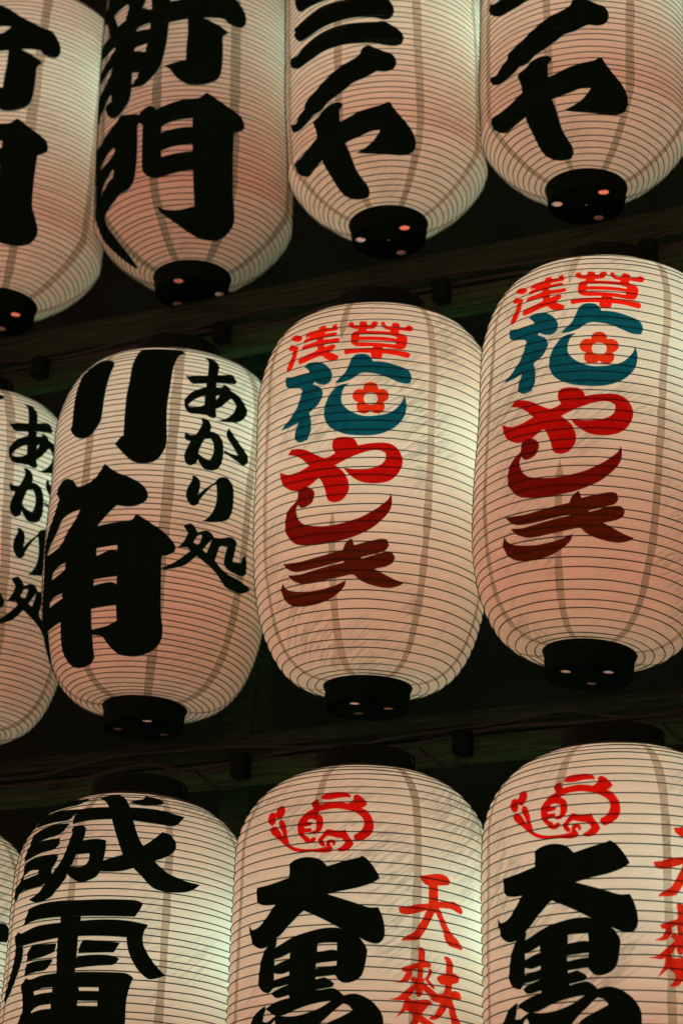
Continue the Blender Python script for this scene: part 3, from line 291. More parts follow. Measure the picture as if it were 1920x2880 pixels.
  ('huge black printed kanji, upper','black',[[[(-33,482.2),(-30.6,487.8),(-26.2,490.6),(-21.9,489.3),(-18,484.1),(-15.2,473.9),(-9,480),(-1.6,487.4),(-0.8,489.9),(1.4,484.8),(4.3,472.4),(6.9,456),(4.1,448.3),(-1.6,440.4),(-9.2,434.4),(-14.6,430),(-5.3,418.8),(2.4,409.9),(6.4,410.6),(8.3,395.5),(9.3,376.9),(8.8,362.7),(6.6,355.3),(3.4,355.9),(-1.6,364),(-4.9,369.2),(-9.3,377.9),(-16.8,392.8),(-25.1,407.1),(-30.1,391.9),(-35.2,374.8),(-38.8,365.5),(-41.7,358.5),(-47.3,357.1),(-52.8,366.5),(-54.8,380.9),(-56.3,391.5),(-56.3,399.2),(-54.2,390.2),(-50,390.6),(-46.1,397.6),(-42.6,410.3),(-39.7,421.4),(-45.6,423.4),(-49.8,428.7),(-51.4,438.2),(-51.8,454.8),(-46.3,454.7),(-39.9,456.8),(-32.9,461),(-32.9,471.1)]]]),
  ('huge black printed kanji, middle','black',[[[(-9.3,377.4),(-1.3,363.8),(0.9,354.6),(2.2,346.1),(2.2,337.5),(1.5,320.2),(0.4,307.2),(-1.8,299.2),(-4.9,295.2),(-7.2,295.4),(-8.8,298.6),(-10.5,306.6),(-15.2,305),(-18.6,304),(-18.5,300.4),(-14.8,303.6),(-14.4,302.8),(-12.2,298.4),(-10.8,294.1),(-11.5,289.1),(-15.1,286.5),(-18,285),(-18,283),(-14.3,286),(-11.1,287),(-8.7,282.7),(-6.8,275.9),(-8.2,269.9),(-11.8,267.9),(-14.9,266.7),(-20.2,263.7),(-25.7,258.3),(-30.1,253),(-33.3,250.3),(-37.2,250.8),(-40.4,257.5),(-42.9,262.8),(-40,267.4),(-35,272.8),(-30.3,275.5),(-30.6,279.8),(-35,277.1),(-37.5,278),(-39.8,285.2),(-37.2,289.3),(-30.5,296.1),(-35.2,293.7),(-38.7,292.5),(-40.8,286.3),(-42.4,286.7),(-45.6,291.9),(-47.9,303.8),(-47.5,321.1),(-46.6,338.2),(-44.5,351.8),(-42.1,359.5),(-38.3,366.6),(-37.6,366.3),(-38.1,354.1),(-33.6,361.2),(-28.6,368.3),(-22.5,374),(-16.3,378),(-12.2,378.5)],[(-18.2,354.3),(-15.7,355.8),(-10.1,355.4),(-10,343.8),(-12.4,345),(-15.6,343.4),(-18.4,342.3)],[(-18.7,324.5),(-15.8,325.9),(-10,327.6),(-10.1,320.8),(-14.6,319.3),(-18.7,316.9)],[(-38.5,336.1),(-34.8,338.3),(-30.7,343.7),(-30.6,334),(-34.2,331.5),(-38.4,326.6)],[(-38.6,315.5),(-36.5,313.2),(-34,312.7),(-30.6,315.2),(-30.7,309.5),(-34.4,307.1),(-38.5,304.9)]]]),
  ('huge black printed kanji, lowest and cut by the frame','black',[[[(-7.1,275.6),(-4.4,278.5),(-1.7,278.9),(1.8,274.8),(5.3,266.8),(7.7,257.3),(9.3,246.4),(9.6,235.3),(9.5,221.3),(2.6,210.4),(-12.9,209.8),(-17,219.8),(-13.1,234.9),(-8.4,243.2),(-2.9,253.9),(-4.7,261.5),(-7,264),(-9.3,257.2),(-13.2,244.7),(-16.3,233.7),(-21.1,216.1),(-29.7,214.8),(-35.5,227.6),(-37.6,244.5),(-39.6,237.4),(-43.2,223),(-53.8,225.9),(-52,245.2),(-47.8,260.5),(-42.9,267.8),(-42.9,260.6),(-44.3,244.8),(-41.3,242.9),(-36.7,250.6),(-30.9,247.8),(-25.6,248.4),(-20.5,252.5),(-16.1,258.3),(-12.1,267.5),(-9.4,271.3)]]]),
  ('red brushed kanji, uppermost in the side column','redlight',[[[(24.2,466.6),(25.6,466.2),(28.7,469.4),(32,472.7),(34.8,473.8),(37.6,472.4),(39.5,468.4),(39.5,461.5),(38.4,458.7),(34.1,455.1),(32.9,454.4),(33.1,442),(33,429.5),(37.6,432),(41.8,434.3),(44.6,431.4),(47.1,425.8),(47.5,422),(46.6,418.1),(44.5,418.4),(40.6,422.1),(36.2,421),(33.4,419.9),(34.8,413),(37.3,397.9),(40.2,384.2),(44.1,376.3),(46.4,367.5),(47.2,363.8),(46.2,362.2),(43,362.8),(38.8,364.4),(36.6,372.9),(35.7,383.6),(34.1,395.1),(32.1,410.4),(31.3,411),(29.5,398.8),(27.6,385.6),(25.5,373.5),(23.7,366.1),(21.6,364.3),(16.6,362.2),(16.3,363.9),(18.6,370.8),(21.7,377),(23.3,385.8),(25.7,400.1),(27.4,412.7),(24.4,408.8),(21.4,405),(18.5,402.5),(15.9,403.5),(15.1,408.3),(15,412.9),(17.9,414.4),(21.4,418.8),(24.4,421.6),(28.3,424),(28.4,439.5),(28.3,450.9),(26.2,454.5),(24.6,459.5)]]]),
  ('red brushed kanji, middle of the side column','redlight',[[[(23.9,353),(24.6,355.6),(25.8,354.9),(26.9,350.8),(27.1,343.8),(26.7,331.5),(26.3,320.3),(26.2,308.2),(26.4,293.3),(25.7,283.1),(24.5,279.6),(23.3,281.7),(22.9,289),(23.6,305.2),(23.7,325.2),(24.1,340.5)]],
   [[(16.5,321.2),(20,326.4),(24.1,331.9),(27.8,334.5),(29.7,332.8),(30,328.9),(29.6,326.2),(27.8,325.9),(23.5,322.2),(21.2,318.3),(21.3,312.3),(20.1,303.9),(18.1,299.3),(14.5,298.4),(14.4,299.7),(16.9,303.9),(18.7,315.4),(17.1,315.9)]],
   [[(28.8,325.4),(30.2,324),(30.5,321.1),(29.8,313.8),(28.8,308.3),(30.4,303),(32.1,296.8),(31.6,294.8),(30.1,296.9),(28.2,303.1),(27.3,307.7),(26.4,302.3),(28.6,298.2),(31.5,292.5),(33.5,288.4),(36.2,291.7),(36.9,296.1),(37,303.2),(34.8,304.1),(33.2,309.3),(33,313.8),(35,318.3),(37.5,321.6),(37.4,334.7),(37,341.6),(36,346.6),(38.1,347.2),(40,344.2),(41.3,335.8),(41.1,324.6),(43.9,322.1),(44.9,317.6),(44.3,311.2),(40.8,306.7),(40.5,296),(42.8,297.7),(45.6,295.8),(46.5,288.8),(44.8,284.3),(40.9,283.7),(42.1,275.8),(44.1,259.9),(47.1,246.5),(41.1,243.4),(39.5,264.5),(38.6,272),(36.7,261.1),(34.3,253),(31.7,248.9),(29.4,248.9),(29.7,252),(32.6,259.2),(34.7,275.1),(30.9,277.3),(29.6,281.7),(28,287),(26.4,291.3),(24.2,296.5),(22.5,288.8),(20.8,280.3),(18.5,274.6),(16.2,272.1),(10.9,273.5),(14.5,275.9),(16.4,280.9),(18.7,288.5),(22.4,299.8),(20.6,305.1),(21.5,310.4),(24.8,307.6),(27.6,309.8),(28.6,318.3)]],
   [[(18.2,275.5),(20.2,277.6),(21.4,274.6),(27.4,277.8),(29.6,277.2),(30.7,274.3),(30.4,269.7),(29,268.6),(27.5,262),(25.7,254.4),(28.2,249.4),(32.7,242.4),(28.9,237.9),(24.8,243.2),(22.8,235.6),(19.3,234.5),(21.6,244),(21.8,253),(19.1,259),(17.4,253.6),(14.7,245.9),(16,254.1),(17.4,262.4)]]]),
],
'F': [
  ('large black brushed kanji on the upper half, right part','black',[[[(-26.3,642.5),(-21.9,647.4),(-13.7,648.6),(-8.4,637.3),(-4.7,618.1),(5.9,617.7),(16.7,614.6),(25.8,611.5),(23.4,603.4),(18.6,589.5),(9.7,588.8),(-2.3,591.4),(0.4,564.9),(3.2,546.6),(7.6,559),(12.3,575),(16.4,571),(19,558.9),(18.7,545.7),(15.1,533.6),(8.9,522.9),(15.6,506.1),(24.7,497.2),(32.7,496),(30.5,489),(25.8,479.6),(16.9,473.8),(11.2,475.6),(7.6,481.7),(3.9,494.3),(-0.5,508.2),(-6.6,501.7),(-13.5,500.6),(-15.5,501.4),(-17.6,492),(-22.5,484.6),(-25.5,484.4),(-30.4,494.4),(-32.1,501.1),(-32.8,492.6),(-36.5,476.4),(-41.3,462.1),(-49.2,459.7),(-55.7,467.9),(-48.8,474.5),(-42.7,496.5),(-37.1,519.3),(-34.4,538.6),(-32.3,572.4),(-33.7,577.9),(-31.5,582.7),(-27.2,581.9),(-25.2,576.3),(-25.2,562.1),(-25.7,555.5),(-19.5,557),(-14.2,554),(-13.9,539.6),(-14.5,519.4),(-5.8,529.9),(-8.5,552.8),(-13,592.8),(-20.7,592),(-28,590.7),(-33.8,587.5),(-34.8,599.1),(-34.2,615.8),(-28,618.4),(-16.4,617.7),(-19.6,630.2)],[(-28.4,531.6),(-21.6,532.1),(-21.4,522.5),(-23.2,512.8),(-25.4,510.2),(-30.8,510.8),(-29,524.1)]],
   [[(-6.2,630.7),(2.6,640.3),(3.6,648.3),(10.6,646),(15.5,637.6),(13.3,631),(6,624.3),(-0.8,624.7)]]]),
  ('large black brushed kanji on the upper half, left part','black',[[[(-63.5,625.3),(-65.7,643.6),(-59,649.8),(-34.9,642.6),(-32.3,638.3),(-38.6,629.6),(-46.9,629.2),(-54.7,628)]],
   [[(-69.8,608),(-69.1,623.7),(-54.6,624.7),(-40.5,620.5),(-33.4,616.5),(-34.3,611.1),(-37.9,597.5),(-46.5,598.7),(-55.4,599.4),(-63.5,599.9)]],
   [[(-62.8,564.6),(-63.9,586.1),(-56,591.2),(-45.3,592.7),(-35.9,590.2),(-38.2,577.6),(-41.2,570.8),(-49.3,568.6),(-57.5,564.6)]],
   [[(-65.4,537.7),(-64.7,556.8),(-60.9,567.2),(-50.2,566.4),(-39.2,564.9),(-38.8,553.5),(-41.5,545.6),(-50.1,543.8),(-58.6,540.3)]],
   [[(-64.8,532),(-55.7,538.3),(-47.6,538.4),(-38.7,536.2),(-38.7,525),(-41.4,511),(-41,503.3),(-43.4,491.8),(-47.2,486.2),(-56.5,486.6),(-65.4,485.2),(-69.3,474.1),(-72.9,480.7),(-74.1,494.4),(-65.7,510.9),(-64,522.4)],[(-63.2,506.9),(-62.5,513.6),(-57,517.9),(-50.2,515.1),(-50.1,508),(-56.3,506.8)]]]),
  ('large black brushed kanji on the lower half','black',[[[(-52.8,452.9),(-43.9,455.8),(-33.3,455.9),(-22.4,454.8),(-12.4,455.4),(-3.5,455.5),(1.9,455.3),(5.1,451.3),(4.2,442.4),(1.8,428.3),(-7,427.5),(-22.8,427.8),(-22.8,420.5),(-11.7,422.3),(-1.4,421.5),(8.1,417.1),(6.3,403.9),(6.3,386.9),(9.1,368.5),(12.8,352.9),(17.7,338.1),(11.9,330.6),(9.2,331.3),(4.9,343.2),(1.1,363.9),(-0.6,380.4),(-1.2,394.3),(-11.1,395.3),(-23.4,395.4),(-23.3,377.2),(-23.4,360.4),(-20.1,363.6),(-11.7,365.1),(-6.3,363.1),(-3.8,359.3),(-6,349.5),(-11.3,347.8),(-18.2,345.5),(-23.5,343.5),(-23.4,337.5),(-9.7,337.2),(-0.3,336.7),(3.1,330.3),(1.5,311.4),(0.7,287.6),(0.8,250.1),(-2,226.4),(-50.5,232.1),(-54.8,252.9),(-54.8,267.2),(-52,285),(-53.2,312),(-54.9,322.5),(-51.4,335.8),(-47.5,332.3),(-41.4,335.9),(-32.7,337.6),(-33.5,369.6),(-33.6,394.5),(-43.4,392.6),(-55.8,391.3),(-55.4,371.5),(-58.1,348.5),(-64,322.6),(-71.6,305.3),(-74,316.6),(-69,340.4),(-64.3,364.4),(-63,393.2),(-65.6,407.4),(-62.3,418.8),(-58.3,413.1),(-47.4,419),(-33,419.5),(-33.1,428.6),(-42.9,429.8),(-50,429),(-57.5,424.1),(-56.8,434.1),(-54.5,450.2)],[(-21.3,314.2),(-16.1,314.4),(-11.8,312.5),(-11.9,306.8),(-20.8,307.5)],[(-21.1,292.1),(-16.9,291.2),(-12,291.2),(-11.9,283.2),(-21.3,283.9)],[(-45,311.3),(-39.8,315),(-34.1,315),(-34.3,307.4),(-39.5,307),(-44.5,305.4)],[(-45.6,280.5),(-41.5,286.9),(-34.3,288.4),(-34.3,281.3),(-40.4,280.6),(-45.5,277.1)]],
   [[(-22.7,367.5),(-22,381.9),(-20.3,389),(-10.9,386.8),(-4,385.1),(-6.4,369.3),(-14.6,368.2)]],
   [[(-51.8,363.5),(-51.6,379.3),(-48.2,387.9),(-41.3,386.9),(-34.2,385.6),(-34.8,372.4),(-40.6,367.1),(-46.2,364.5)]],
   [[(-52.7,339.6),(-51.8,358.6),(-46.1,360.8),(-35.7,361.1),(-35.9,355.8),(-39,344.8),(-45.4,342.8)]]]),
],
'E': [
  ('scrap of a black brushed character','black',[[[(48.4,455.1),(47.4,443.1),(42.7,440.6),(35.3,433.1),(27.2,421.8),(19.9,407.7),(18.9,417.4),(20.7,433.6),(27.2,450),(34.4,463.5),(41.6,472.9),(45.8,473.3),(47.9,467.8)]]]),
],
}

TWINS = {'A': ('B', -7.6, .90, 0, .963, 31), 'D': ('C', 8.6, 1.02, 0, 1.045, 0), 'K': ('L', 12.7, 1.04, 0, 1.0665, -51), 'R': ('M', 3.3, .995, -4.5, .9914, 6), 'H': ('G', -1.75, 1.003, 0, 1.01, -9)}
SEAMS = {'A': 4.6, 'B': 20.5, 'C': 17.3, 'D': 25.5, 'K': 19.8, 'L': 1.7, 'M': 26.3, 'R': 28.1, 'F': 16.0, 'G': 23.0, 'H': 20.5, 'E': 8.0}
LABELS = {
 'A': 'top row lantern cut by the left edge, with right halves of two black brushed kanji',
 'B': 'second lantern from the left in the top row, two big black kanji wrapping round it',
 'C': 'third lantern from the left in the top row, slanting black katakana strokes',
 'D': 'black katakana lantern at the right end of the top row',
 'K': 'middle row lantern at the left edge showing only a column of small black hiragana',
 'L': 'middle row lantern with huge black brush characters beside a column of small black hiragana',
 'M': 'left one of the two lanterns with red and teal lettering',
 'R': 'right one of the two lanterns with red and teal lettering, cut by the frame',
 'E': 'bottom row lantern at the left edge, only a narrow strip of pale paper showing',
 'F': 'bottom row lantern with two large black brushed kanji and no red ink',
 'G': 'left one of the two bottom row lanterns with a round red emblem',
 'H': 'right one of the two bottom row lanterns with a round red emblem',
}
NCOL_SPAN = math.radians(2.5)

def body_profile(d):
    R, H, rb, rt = d['R'], d['H'], d['rb'], d['rt']; hb, p, ht, q, bul = d['pr']
    hb = min(max(hb, .08), .6); ht = min(max(ht, .08), .6); p = min(max(p, 1.2), 4); q = min(max(q, 1.2), 4)
    t = (1 - np.cos(np.linspace(0, np.pi, 600))) / 2; z = t * H
    ub = np.clip(z / (hb * H), 0, 1); ut = np.clip((H - z) / (ht * H), 0, 1)
    a = rb + (R - rb) * np.maximum(1 - (1 - ub) ** p, 0) ** (1 / p)
    b = rt + (R - rt) * np.maximum(1 - (1 - ut) ** q, 0) ** (1 / q)
    r = np.minimum(a, b) * (1 - bul * (2 * t - 1) ** 2) * d['s']
    rc = .082 * (1.12 if d['row'] == 1 else 1)
    if r[-1] > rc:                                   # shoulder closes towards the top ring
        k = np.linspace(0, 1, 40)[1:]
        z2 = H + .024 * k ** .9; r2 = r[-1] + (rc - r[-1]) * k
        z = np.concatenate([z, z2]); r = np.concatenate([r, r2])
    else:
        i = int(np.argmax((r < rc) & (z > H / 2))); z = z[:i + 1]; r = r[:i + 1]
    return z, r
def sample_rows(d, sag=.0013, sub=3):
    z, r = body_profile(d)
    s = np.concatenate([[0], np.cumsum(np.hypot(np.diff(z), np.diff(r)))])
    n = d['ribs']; rng = np.random.RandomState(int(abs(d['base'][0]) * 1000))
    knots = np.linspace(0, 1, n + 1); knots[1:-1] += rng.uniform(-.10, .10, n - 1) / n
    knots *= s[-1]
    tt = []; sg = []
    for i in range(n):
        for j in range(sub):
            f = j / sub; tt.append(knots[i] + (knots[i + 1] - knots[i]) * f); sg.append(sag * math.sin(math.pi * f))
    tt.append(knots[-1]); sg.append(0)
    tt = np.array(tt); sg = np.array(sg)
    zz = np.interp(tt, s, z); rr = np.interp(tt, s, r)
    dz = np.interp(tt, s, np.gradient(z, s)); dr = np.interp(tt, s, np.gradient(r, s))
    L = np.hypot(dz, dr); nr, nz = dz / L, -dr / L           # outward normal in (r, z)
    kz = np.interp(knots, s, z); kr = np.interp(knots, s, r)
    knr = np.interp(knots, tt, nr); knz = np.interp(knots, tt, nz)
    ph = rng.uniform(0, 6.28, 6)
    def dent(th, zz_):                               # no two hand-made bodies are quite round
        return (.0011 * np.sin(2 * th + ph[0] + 5 * zz_) + .0007 * np.sin(3 * th + ph[1] - 9 * zz_) + .0005 * np.sin(5 * th + ph[2] + 17 * zz_)
                + .0004 * np.sin(9 * th + ph[3] + 31 * zz_)) * np.clip(zz_ / .06, 0, 1) * np.clip((z[-1] - zz_) / .06, 0, 1)
    return dict(dent=dent, t=tt, z=zz - sg * nz, r=rr - sg * nr, zs=zz, nr=nr, nz=nz, kz=kz, kr=kr, knr=knr, knz=knz, S=s[-1])
def patch(rows, thL, thR, ncol):
    """sheet of paper between two meridians; thL/thR arrays per row"""
    nz = len(rows['z']); V = []; UV = []
    for j in range(ncol + 1):
        th = thL + (thR - thL) * j / ncol
        rd = rows['r'] + rows['dent'](th, rows['z'])
        V.append(np.stack([rd * np.cos(th), rd * np.sin(th), rows['z']], -1))
        UV.append(np.stack([th * .21, rows['t']], -1))
    V = np.stack(V, 1).reshape(-1, 3); UV = np.stack(UV, 1).reshape(-1, 2)
    F = [(i * (ncol + 1) + j, i * (ncol + 1) + j + 1, (i + 1) * (ncol + 1) + j + 1, (i + 1) * (ncol + 1) + j) for i in range(nz - 1) for j in range(ncol)]
    return V, F, UV

def smooth_poly(P, corner=52):
    """round the soft corners of a traced outline, keep the sharp ones"""
    P = [np.array((a / 57.3 * 212, b)) for a, b in P]; n = len(P); out = []
    def keep(i):
        a, b, c = P[i - 1], P[i], P[(i + 1) % n]
        u, v = b - a, c - b; lu, lv = np.hypot(*u), np.hypot(*v)
        if lu < 1e-6 or lv < 1e-6: return True
        return math.degrees(math.acos(max(-1, min(1, float(u @ v) / lu / lv)))) > corner
    K = [keep(i) for i in range(n)]
    for i in range(n):
        p0, p1, p2, p3 = P[i - 1], P[i], P[(i + 1) % n], P[(i + 2) % n]
        m1 = (p2 - p1) if K[i] else (p2 - p0) / 2
        m2 = (p2 - p1) if K[(i + 1) % n] else (p3 - p1) / 2
        L = np.hypot(*(p2 - p1))
        for mm in (m1, m2):
            l = np.hypot(*mm)
            if l > L * 1.3: mm *= L * 1.3 / l
        k = 1 if L < 4 else (3 if L < 20 else 5)
        for j in range(k):
            t = j / k
            out.append((2*t**3-3*t**2+1)*p1 + (t**3-2*t**2+t)*m1 + (-2*t**3+3*t**2)*p2 + (t**3-t**2)*m2)
    return np.array([(p[0] / 212 * 57.3, p[1]) for p in out])

def ink_mesh(name, shapes, d, rows, off, mat, parent, cth, dth, sth, zs, dz):
    """lettering: the outline filled on the curved, pleated paper and lifted off it by `off`"""
    lv = rows['zs']; zmax = lv[-1] - 1e-4; polys = []
    for sh in shapes:
        rings = []
        for poly in sh:
            q = smooth_poly(poly)
            th = np.radians(q[:, 0] * sth + dth + cth * q[:, 1] / 1000 + d['cam']); z = np.clip((q[:, 1] * zs + dz) / 1000 * (1.12 if d['row'] == 1 else 1), 1e-4, zmax)
            rings.append(np.stack([th, z], -1))
        polys.append(rings)
    allz = np.concatenate([r[:, 1] for rings in polys for r in rings])
    L = np.unique(np.concatenate([lv[(lv > allz.min()) & (lv < allz.max())], allz]))
    L = L[np.concatenate([[True], np.diff(L) > 2e-5])]
    edges = []
    for si, rings in enumerate(polys):
        for r in rings:
            a = r; b = np.roll(r, -1, 0); edges.append(np.column_stack([a, b, np.full(len(a), si)]))
    E = np.concatenate(edges)
    V = []; F = []; UV = []
    def ring(th, z):
        r = np.interp(z, lv, rows['r']) + off * np.interp(z, lv, rows['nr']); zz = np.interp(z, lv, rows['z']) + off * np.interp(z, lv, rows['nz'])
        t = np.interp(z, lv, rows['t']); r = r + float(rows['dent'](th, zz))
        V.append((r * math.cos(th), r * math.sin(th), zz)); UV.append((th * .21, t)); return len(V) - 1
    for za, zb in zip(L[:-1], L[1:]):
        zm = (za + zb) / 2; iv = []
        m_ = ((E[:, 1] <= zm) & (E[:, 3] > zm)) | ((E[:, 3] <= zm) & (E[:, 1] > zm))
        ee = E[m_]
        if not len(ee): continue
        g = lambda z: ee[:, 0] + (ee[:, 2] - ee[:, 0]) * (z - ee[:, 1]) / (ee[:, 3] - ee[:, 1])
        xm, xa, xb = g(zm), g(za), g(zb)
        for s_ in np.unique(ee[:, 4]):
            k = np.where(ee[:, 4] == s_)[0]; k = k[np.argsort(xm[k])]
            for i in range(0, len(k) - 1, 2): iv.append((xm[k[i]], xm[k[i + 1]], k[i], k[i + 1]))
        iv.sort(); mg = []
        for x0, x1, i, j in iv:
            if mg and x0 <= mg[-1][1]:
                if x1 > mg[-1][1]: mg[-1][1] = x1; mg[-1][3] = j
            else: mg.append([x0, x1, i, j])
        for x0, x1, i, j in mg:
            a0, a1, b0, b1 = xa[i], xa[j], xb[i], xb[j]
            if max(a1 - a0, b1 - b0) < 1e-5: continue
            n = max(1, int(math.ceil(max(a1 - a0, b1 - b0) / NCOL_SPAN)))
            lo = [ring(a0 + (a1 - a0) * k / n, za) for k in range(n + 1)]
            hi = [ring(b0 + (b1 - b0) * k / n, zb) for k in range(n + 1)]
            for k in range(n): F.append((lo[k], lo[k + 1], hi[k + 1], hi[k]))
    return mesh(name, V, F, mat, parent, True, UV)

# ------------------------------------------------------------------ one paper lantern
def holed_disc(rad, holes, z, seg=48):
    """flat ring board with round holes, built as a fan grid between circles"""
    from mathutils.geometry import tessellate_polygon
    loops = [[Vector((rad * math.cos(2 * math.pi * k / seg), rad * math.sin(2 * math.pi * k / seg), 0)) for k in range(seg)]]
    for hx, hy, hr in holes:
        loops.append([Vector((hx + hr * math.cos(-2 * math.pi * k / 14), hy + hr * math.sin(-2 * math.pi * k / 14), 0)) for k in range(14)])
    tri = tessellate_polygon(loops); V = [tuple(p) for lp in loops for p in lp]; n = len(V)
    th = .0015
    verts = [(x, y, z) for x, y, _ in V] + [(x, y, z + th) for x, y, _ in V]
    F = [tuple(t) for t in tri] + [tuple(i + n for i in reversed(t)) for t in tri]
    s = 0
    for lp in loops:
        for k in range(len(lp)):
            a, b = s + k, s + (k + 1) % len(lp); F.append((a, b, b + n, a + n))
        s += len(lp)
    return verts, F
HOLES = {'B': (0, .75), 'C': (57, .75), 'D': (54, .75), 'L': (82, .67), 'M': (6, .5), 'R': (37, .55)}
BULB_COL = (0.76, 0.86, 0.87)
def lantern(key):
    d = LANTERNS[key]
    w = Vector((d['tilt'][0], d['tilt'][1], 1)).normalized(); u = Vector((0, 1, 0)).cross(w).normalized(); v = w.cross(u)
    M = Matrix((u, v, w)).transposed().to_4x4(); M.translation = Vector(d['base'])
    root = empty('paper_lantern', M)
    tag(root, LABELS[key], 'lantern', 'white paper lanterns hung in three rows')
    rows = sample_rows(d)
    rng = random.Random(key)
    pap = PAPER if d['ribs'] < 66 else PAPER_SMOOTH
    z0 = rows['zs']; Rm = rows['r'].max()
    # eight gores and the glued overlaps between them
    start = math.radians(d['cam'] + SEAMS[key]); wb = {'L': .019, 'K': .019, 'A': .021, 'B': .021, 'C': .0165, 'D': .0165}.get(key, .0138)
    cent = []; half = []
    for k in range(8):
        ph = rng.uniform(0, 6); am = rng.uniform(.004, .012)
        jag = np.interp(z0, np.linspace(z0[0], z0[-1], 26), [rng.uniform(-.004, .004) for _ in range(26)])
        cent.append(start + k * math.pi / 4 + am * np.sin(z0 * 9 + ph) + jag)
        wid = wb * (.5 + .5 * rows['r'] / Rm) * (1 + np.interp(z0, np.linspace(z0[0], z0[-1], 30), [rng.uniform(-.15, .15) for _ in range(30)]))
        gap = {'M': (.255, .575), 'R': (.265, .585), 'G': (-1, .545), 'H': (-1, .545)}.get(key)
        if gap and k == 7:                       # covered by the printed sheet: the overlap runs out to a point
            f_ = np.clip(np.maximum(gap[0] - z0, z0 - gap[1]) / .03, 0.012, 1); wid = wid * f_
        half.append(wid / rows['r'] / 2)
    for k in range(8):
        V, F, UV = patch(rows, cent[k] - half[k], cent[k] + half[k], 2)
        mesh('paper_seam', V, F, SEAM, root, True, UV)
        k2 = (k + 1) % 8; c2 = cent[k2] + (2 * math.pi if k2 == 0 else 0)
        V, F, UV = patch(rows, cent[k] + half[k], c2 - half[k2], 11)
        mesh('paper_panel', V, F, pap, root, True, UV)
    # bamboo hoops
    V = []; F = []; seg = 112; rr_ = .00093 if d['ribs'] < 60 else .00092
    th = np.linspace(0, 2 * np.pi, seg, endpoint=False)
    for kz, kr, nr, nz in zip(rows['kz'][1:-1], rows['kr'][1:-1], rows['knr'][1:-1], rows['knz'][1:-1]):
        b0 = len(V)
        tn = (-nz, nr)
        wig = .0006 * np.sin(th * 3 + rng.uniform(0, 6)) + .0004 * np.sin(th * 7 + rng.uniform(0, 6))
        for c_, s_ in ((1, 0), (0, 1), (-1, 0), (0, -1)):
            orr = kr + (.0004 + rr_ * c_) * nr + rr_ * s_ * tn[0]; oz = kz + (.0004 + rr_ * c_) * nz + rr_ * s_ * tn[1]
            orr = orr + rows['dent'](th, kz)
            V += list(zip(orr * np.cos(th), orr * np.sin(th), oz + wig))
        for q in range(4):
            for k in range(seg):
                a = b0 + q * seg + k; b = b0 + q * seg + (k + 1) % seg; c = b0 + ((q + 1) % 4) * seg
                F.append((a, b, c + (k + 1) % seg, c + k))
    tag(mesh('bamboo_hoops', V, F, RIBM, root), kind='stuff')
    # lettering
    src, dth, sth, cth, zs, dz = TWINS.get(key, (key, 0, 1, 0, 1, 0))
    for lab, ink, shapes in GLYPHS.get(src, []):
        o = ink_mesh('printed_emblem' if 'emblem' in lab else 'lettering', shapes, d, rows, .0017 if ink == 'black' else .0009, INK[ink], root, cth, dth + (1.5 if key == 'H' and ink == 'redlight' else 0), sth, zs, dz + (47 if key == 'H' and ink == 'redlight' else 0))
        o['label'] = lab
    # lower collar with vent holes in its floor
    rb = rows['r'][0]; mb = MB(); hb = .034 if d['row'] == 1 else .040
    mb.lathe([(rb + .0035, .0035), (rb + .0045, .001), (rb + .003, -.003), (rb + .0008, -.006), (rb - .001, .0015 - hb), (rb - .003, -hb), (rb - .0045, .0015 - hb), (rb - .003, -.004), (rb - .002, .0025)], 72, True)
    col_ = mb.build('lower_collar', COLLAR, root)
    a0, rh = HOLES.get(key, (40, .6)); a0 = math.radians(d['cam'] + 90 - a0)
    holes = [(rh * rb * math.cos(a0 + k * 2.094), rh * rb * math.sin(a0 + k * 2.094), .0102 if d['row'] == 1 else .0092) for k in range(3)] + [(0, 0, .0022)]
    li = MB(); li.lathe([(rb - .0052, .004 - hb), (rb - .0050, -.001), (rb - .0056, -.001), (rb - .0058, .004 - hb)], 48, True); li.build('collar_reflector', REFLECTOR, col_)  # pale band added inside the collar to bounce light out of the holes
    HV, HF = holed_disc(rb - .0042, holes, .002 - hb)
    mesh('vented_floor', HV, HF, COLLAR, col_, False)
    for k in range(3):                              # little rivets round the collar
        a = a0 + 1 + k * 2.094; s = MB()
        n_ = Vector((math.cos(a), math.sin(a), 0)); p = n_ * (rb - .0005) + Vector((0, 0, -.016))
        s.tube([p, p + n_ * .0018, p + n_ * .0024], [.0042, .0040, .002], 10)
        s.build('rivet', COLLAR, col_)
    # upper collar, hanger wire, cord
    zt = rows['z'][-1]; rt = rows['r'][-1]; hc = .042 if d['row'] != 3 else .036
    mb = MB()
    mb.lathe([(rt + .004, zt - .003), (rt + .005, zt), (rt + .0035, zt + .004), (rt + .002, zt + .007), (rt + .001, zt + hc), (rt - .001, zt + hc + .0015), (rt - .004, zt + hc), (rt - .003, zt + .002)], 72, True)
    up = mb.build('upper_collar', COLLAR, root)
    s = MB(); s.lathe([(.0, zt + hc - .012), (rt - .003, zt + hc - .012), (rt - .003, zt + hc - .004), (.0, zt + hc - .004)], 40); s.build('lid', COLLAR, up)
    h = MB(); pts = []
    for k in range(21):
        t = math.pi * k / 20; pts.append(((rt + .003) * math.cos(t), 0, zt + hc * .5 + .030 * math.sin(t) ** .6))
    h.tube(pts, .0016, 6); h.build('hanger_wire', CABLE, root)
    # lamp holder and bulb inside
    bx = BULB[key] if key in BULB else (.108, .055, .62)
    fx = Vector((d['cam'], 0, 0)); ca = math.radians(d['cam'])
    rgt = Vector((-math.sin(ca), math.cos(ca), 0)); bk = Vector((-math.cos(ca), -math.sin(ca), 0))
    bp = (rgt * bx[0] + bk * bx[1]) * (1.12 if d['row'] == 1 else 1) + Vector((0, 0, d['H'] * bx[2]))
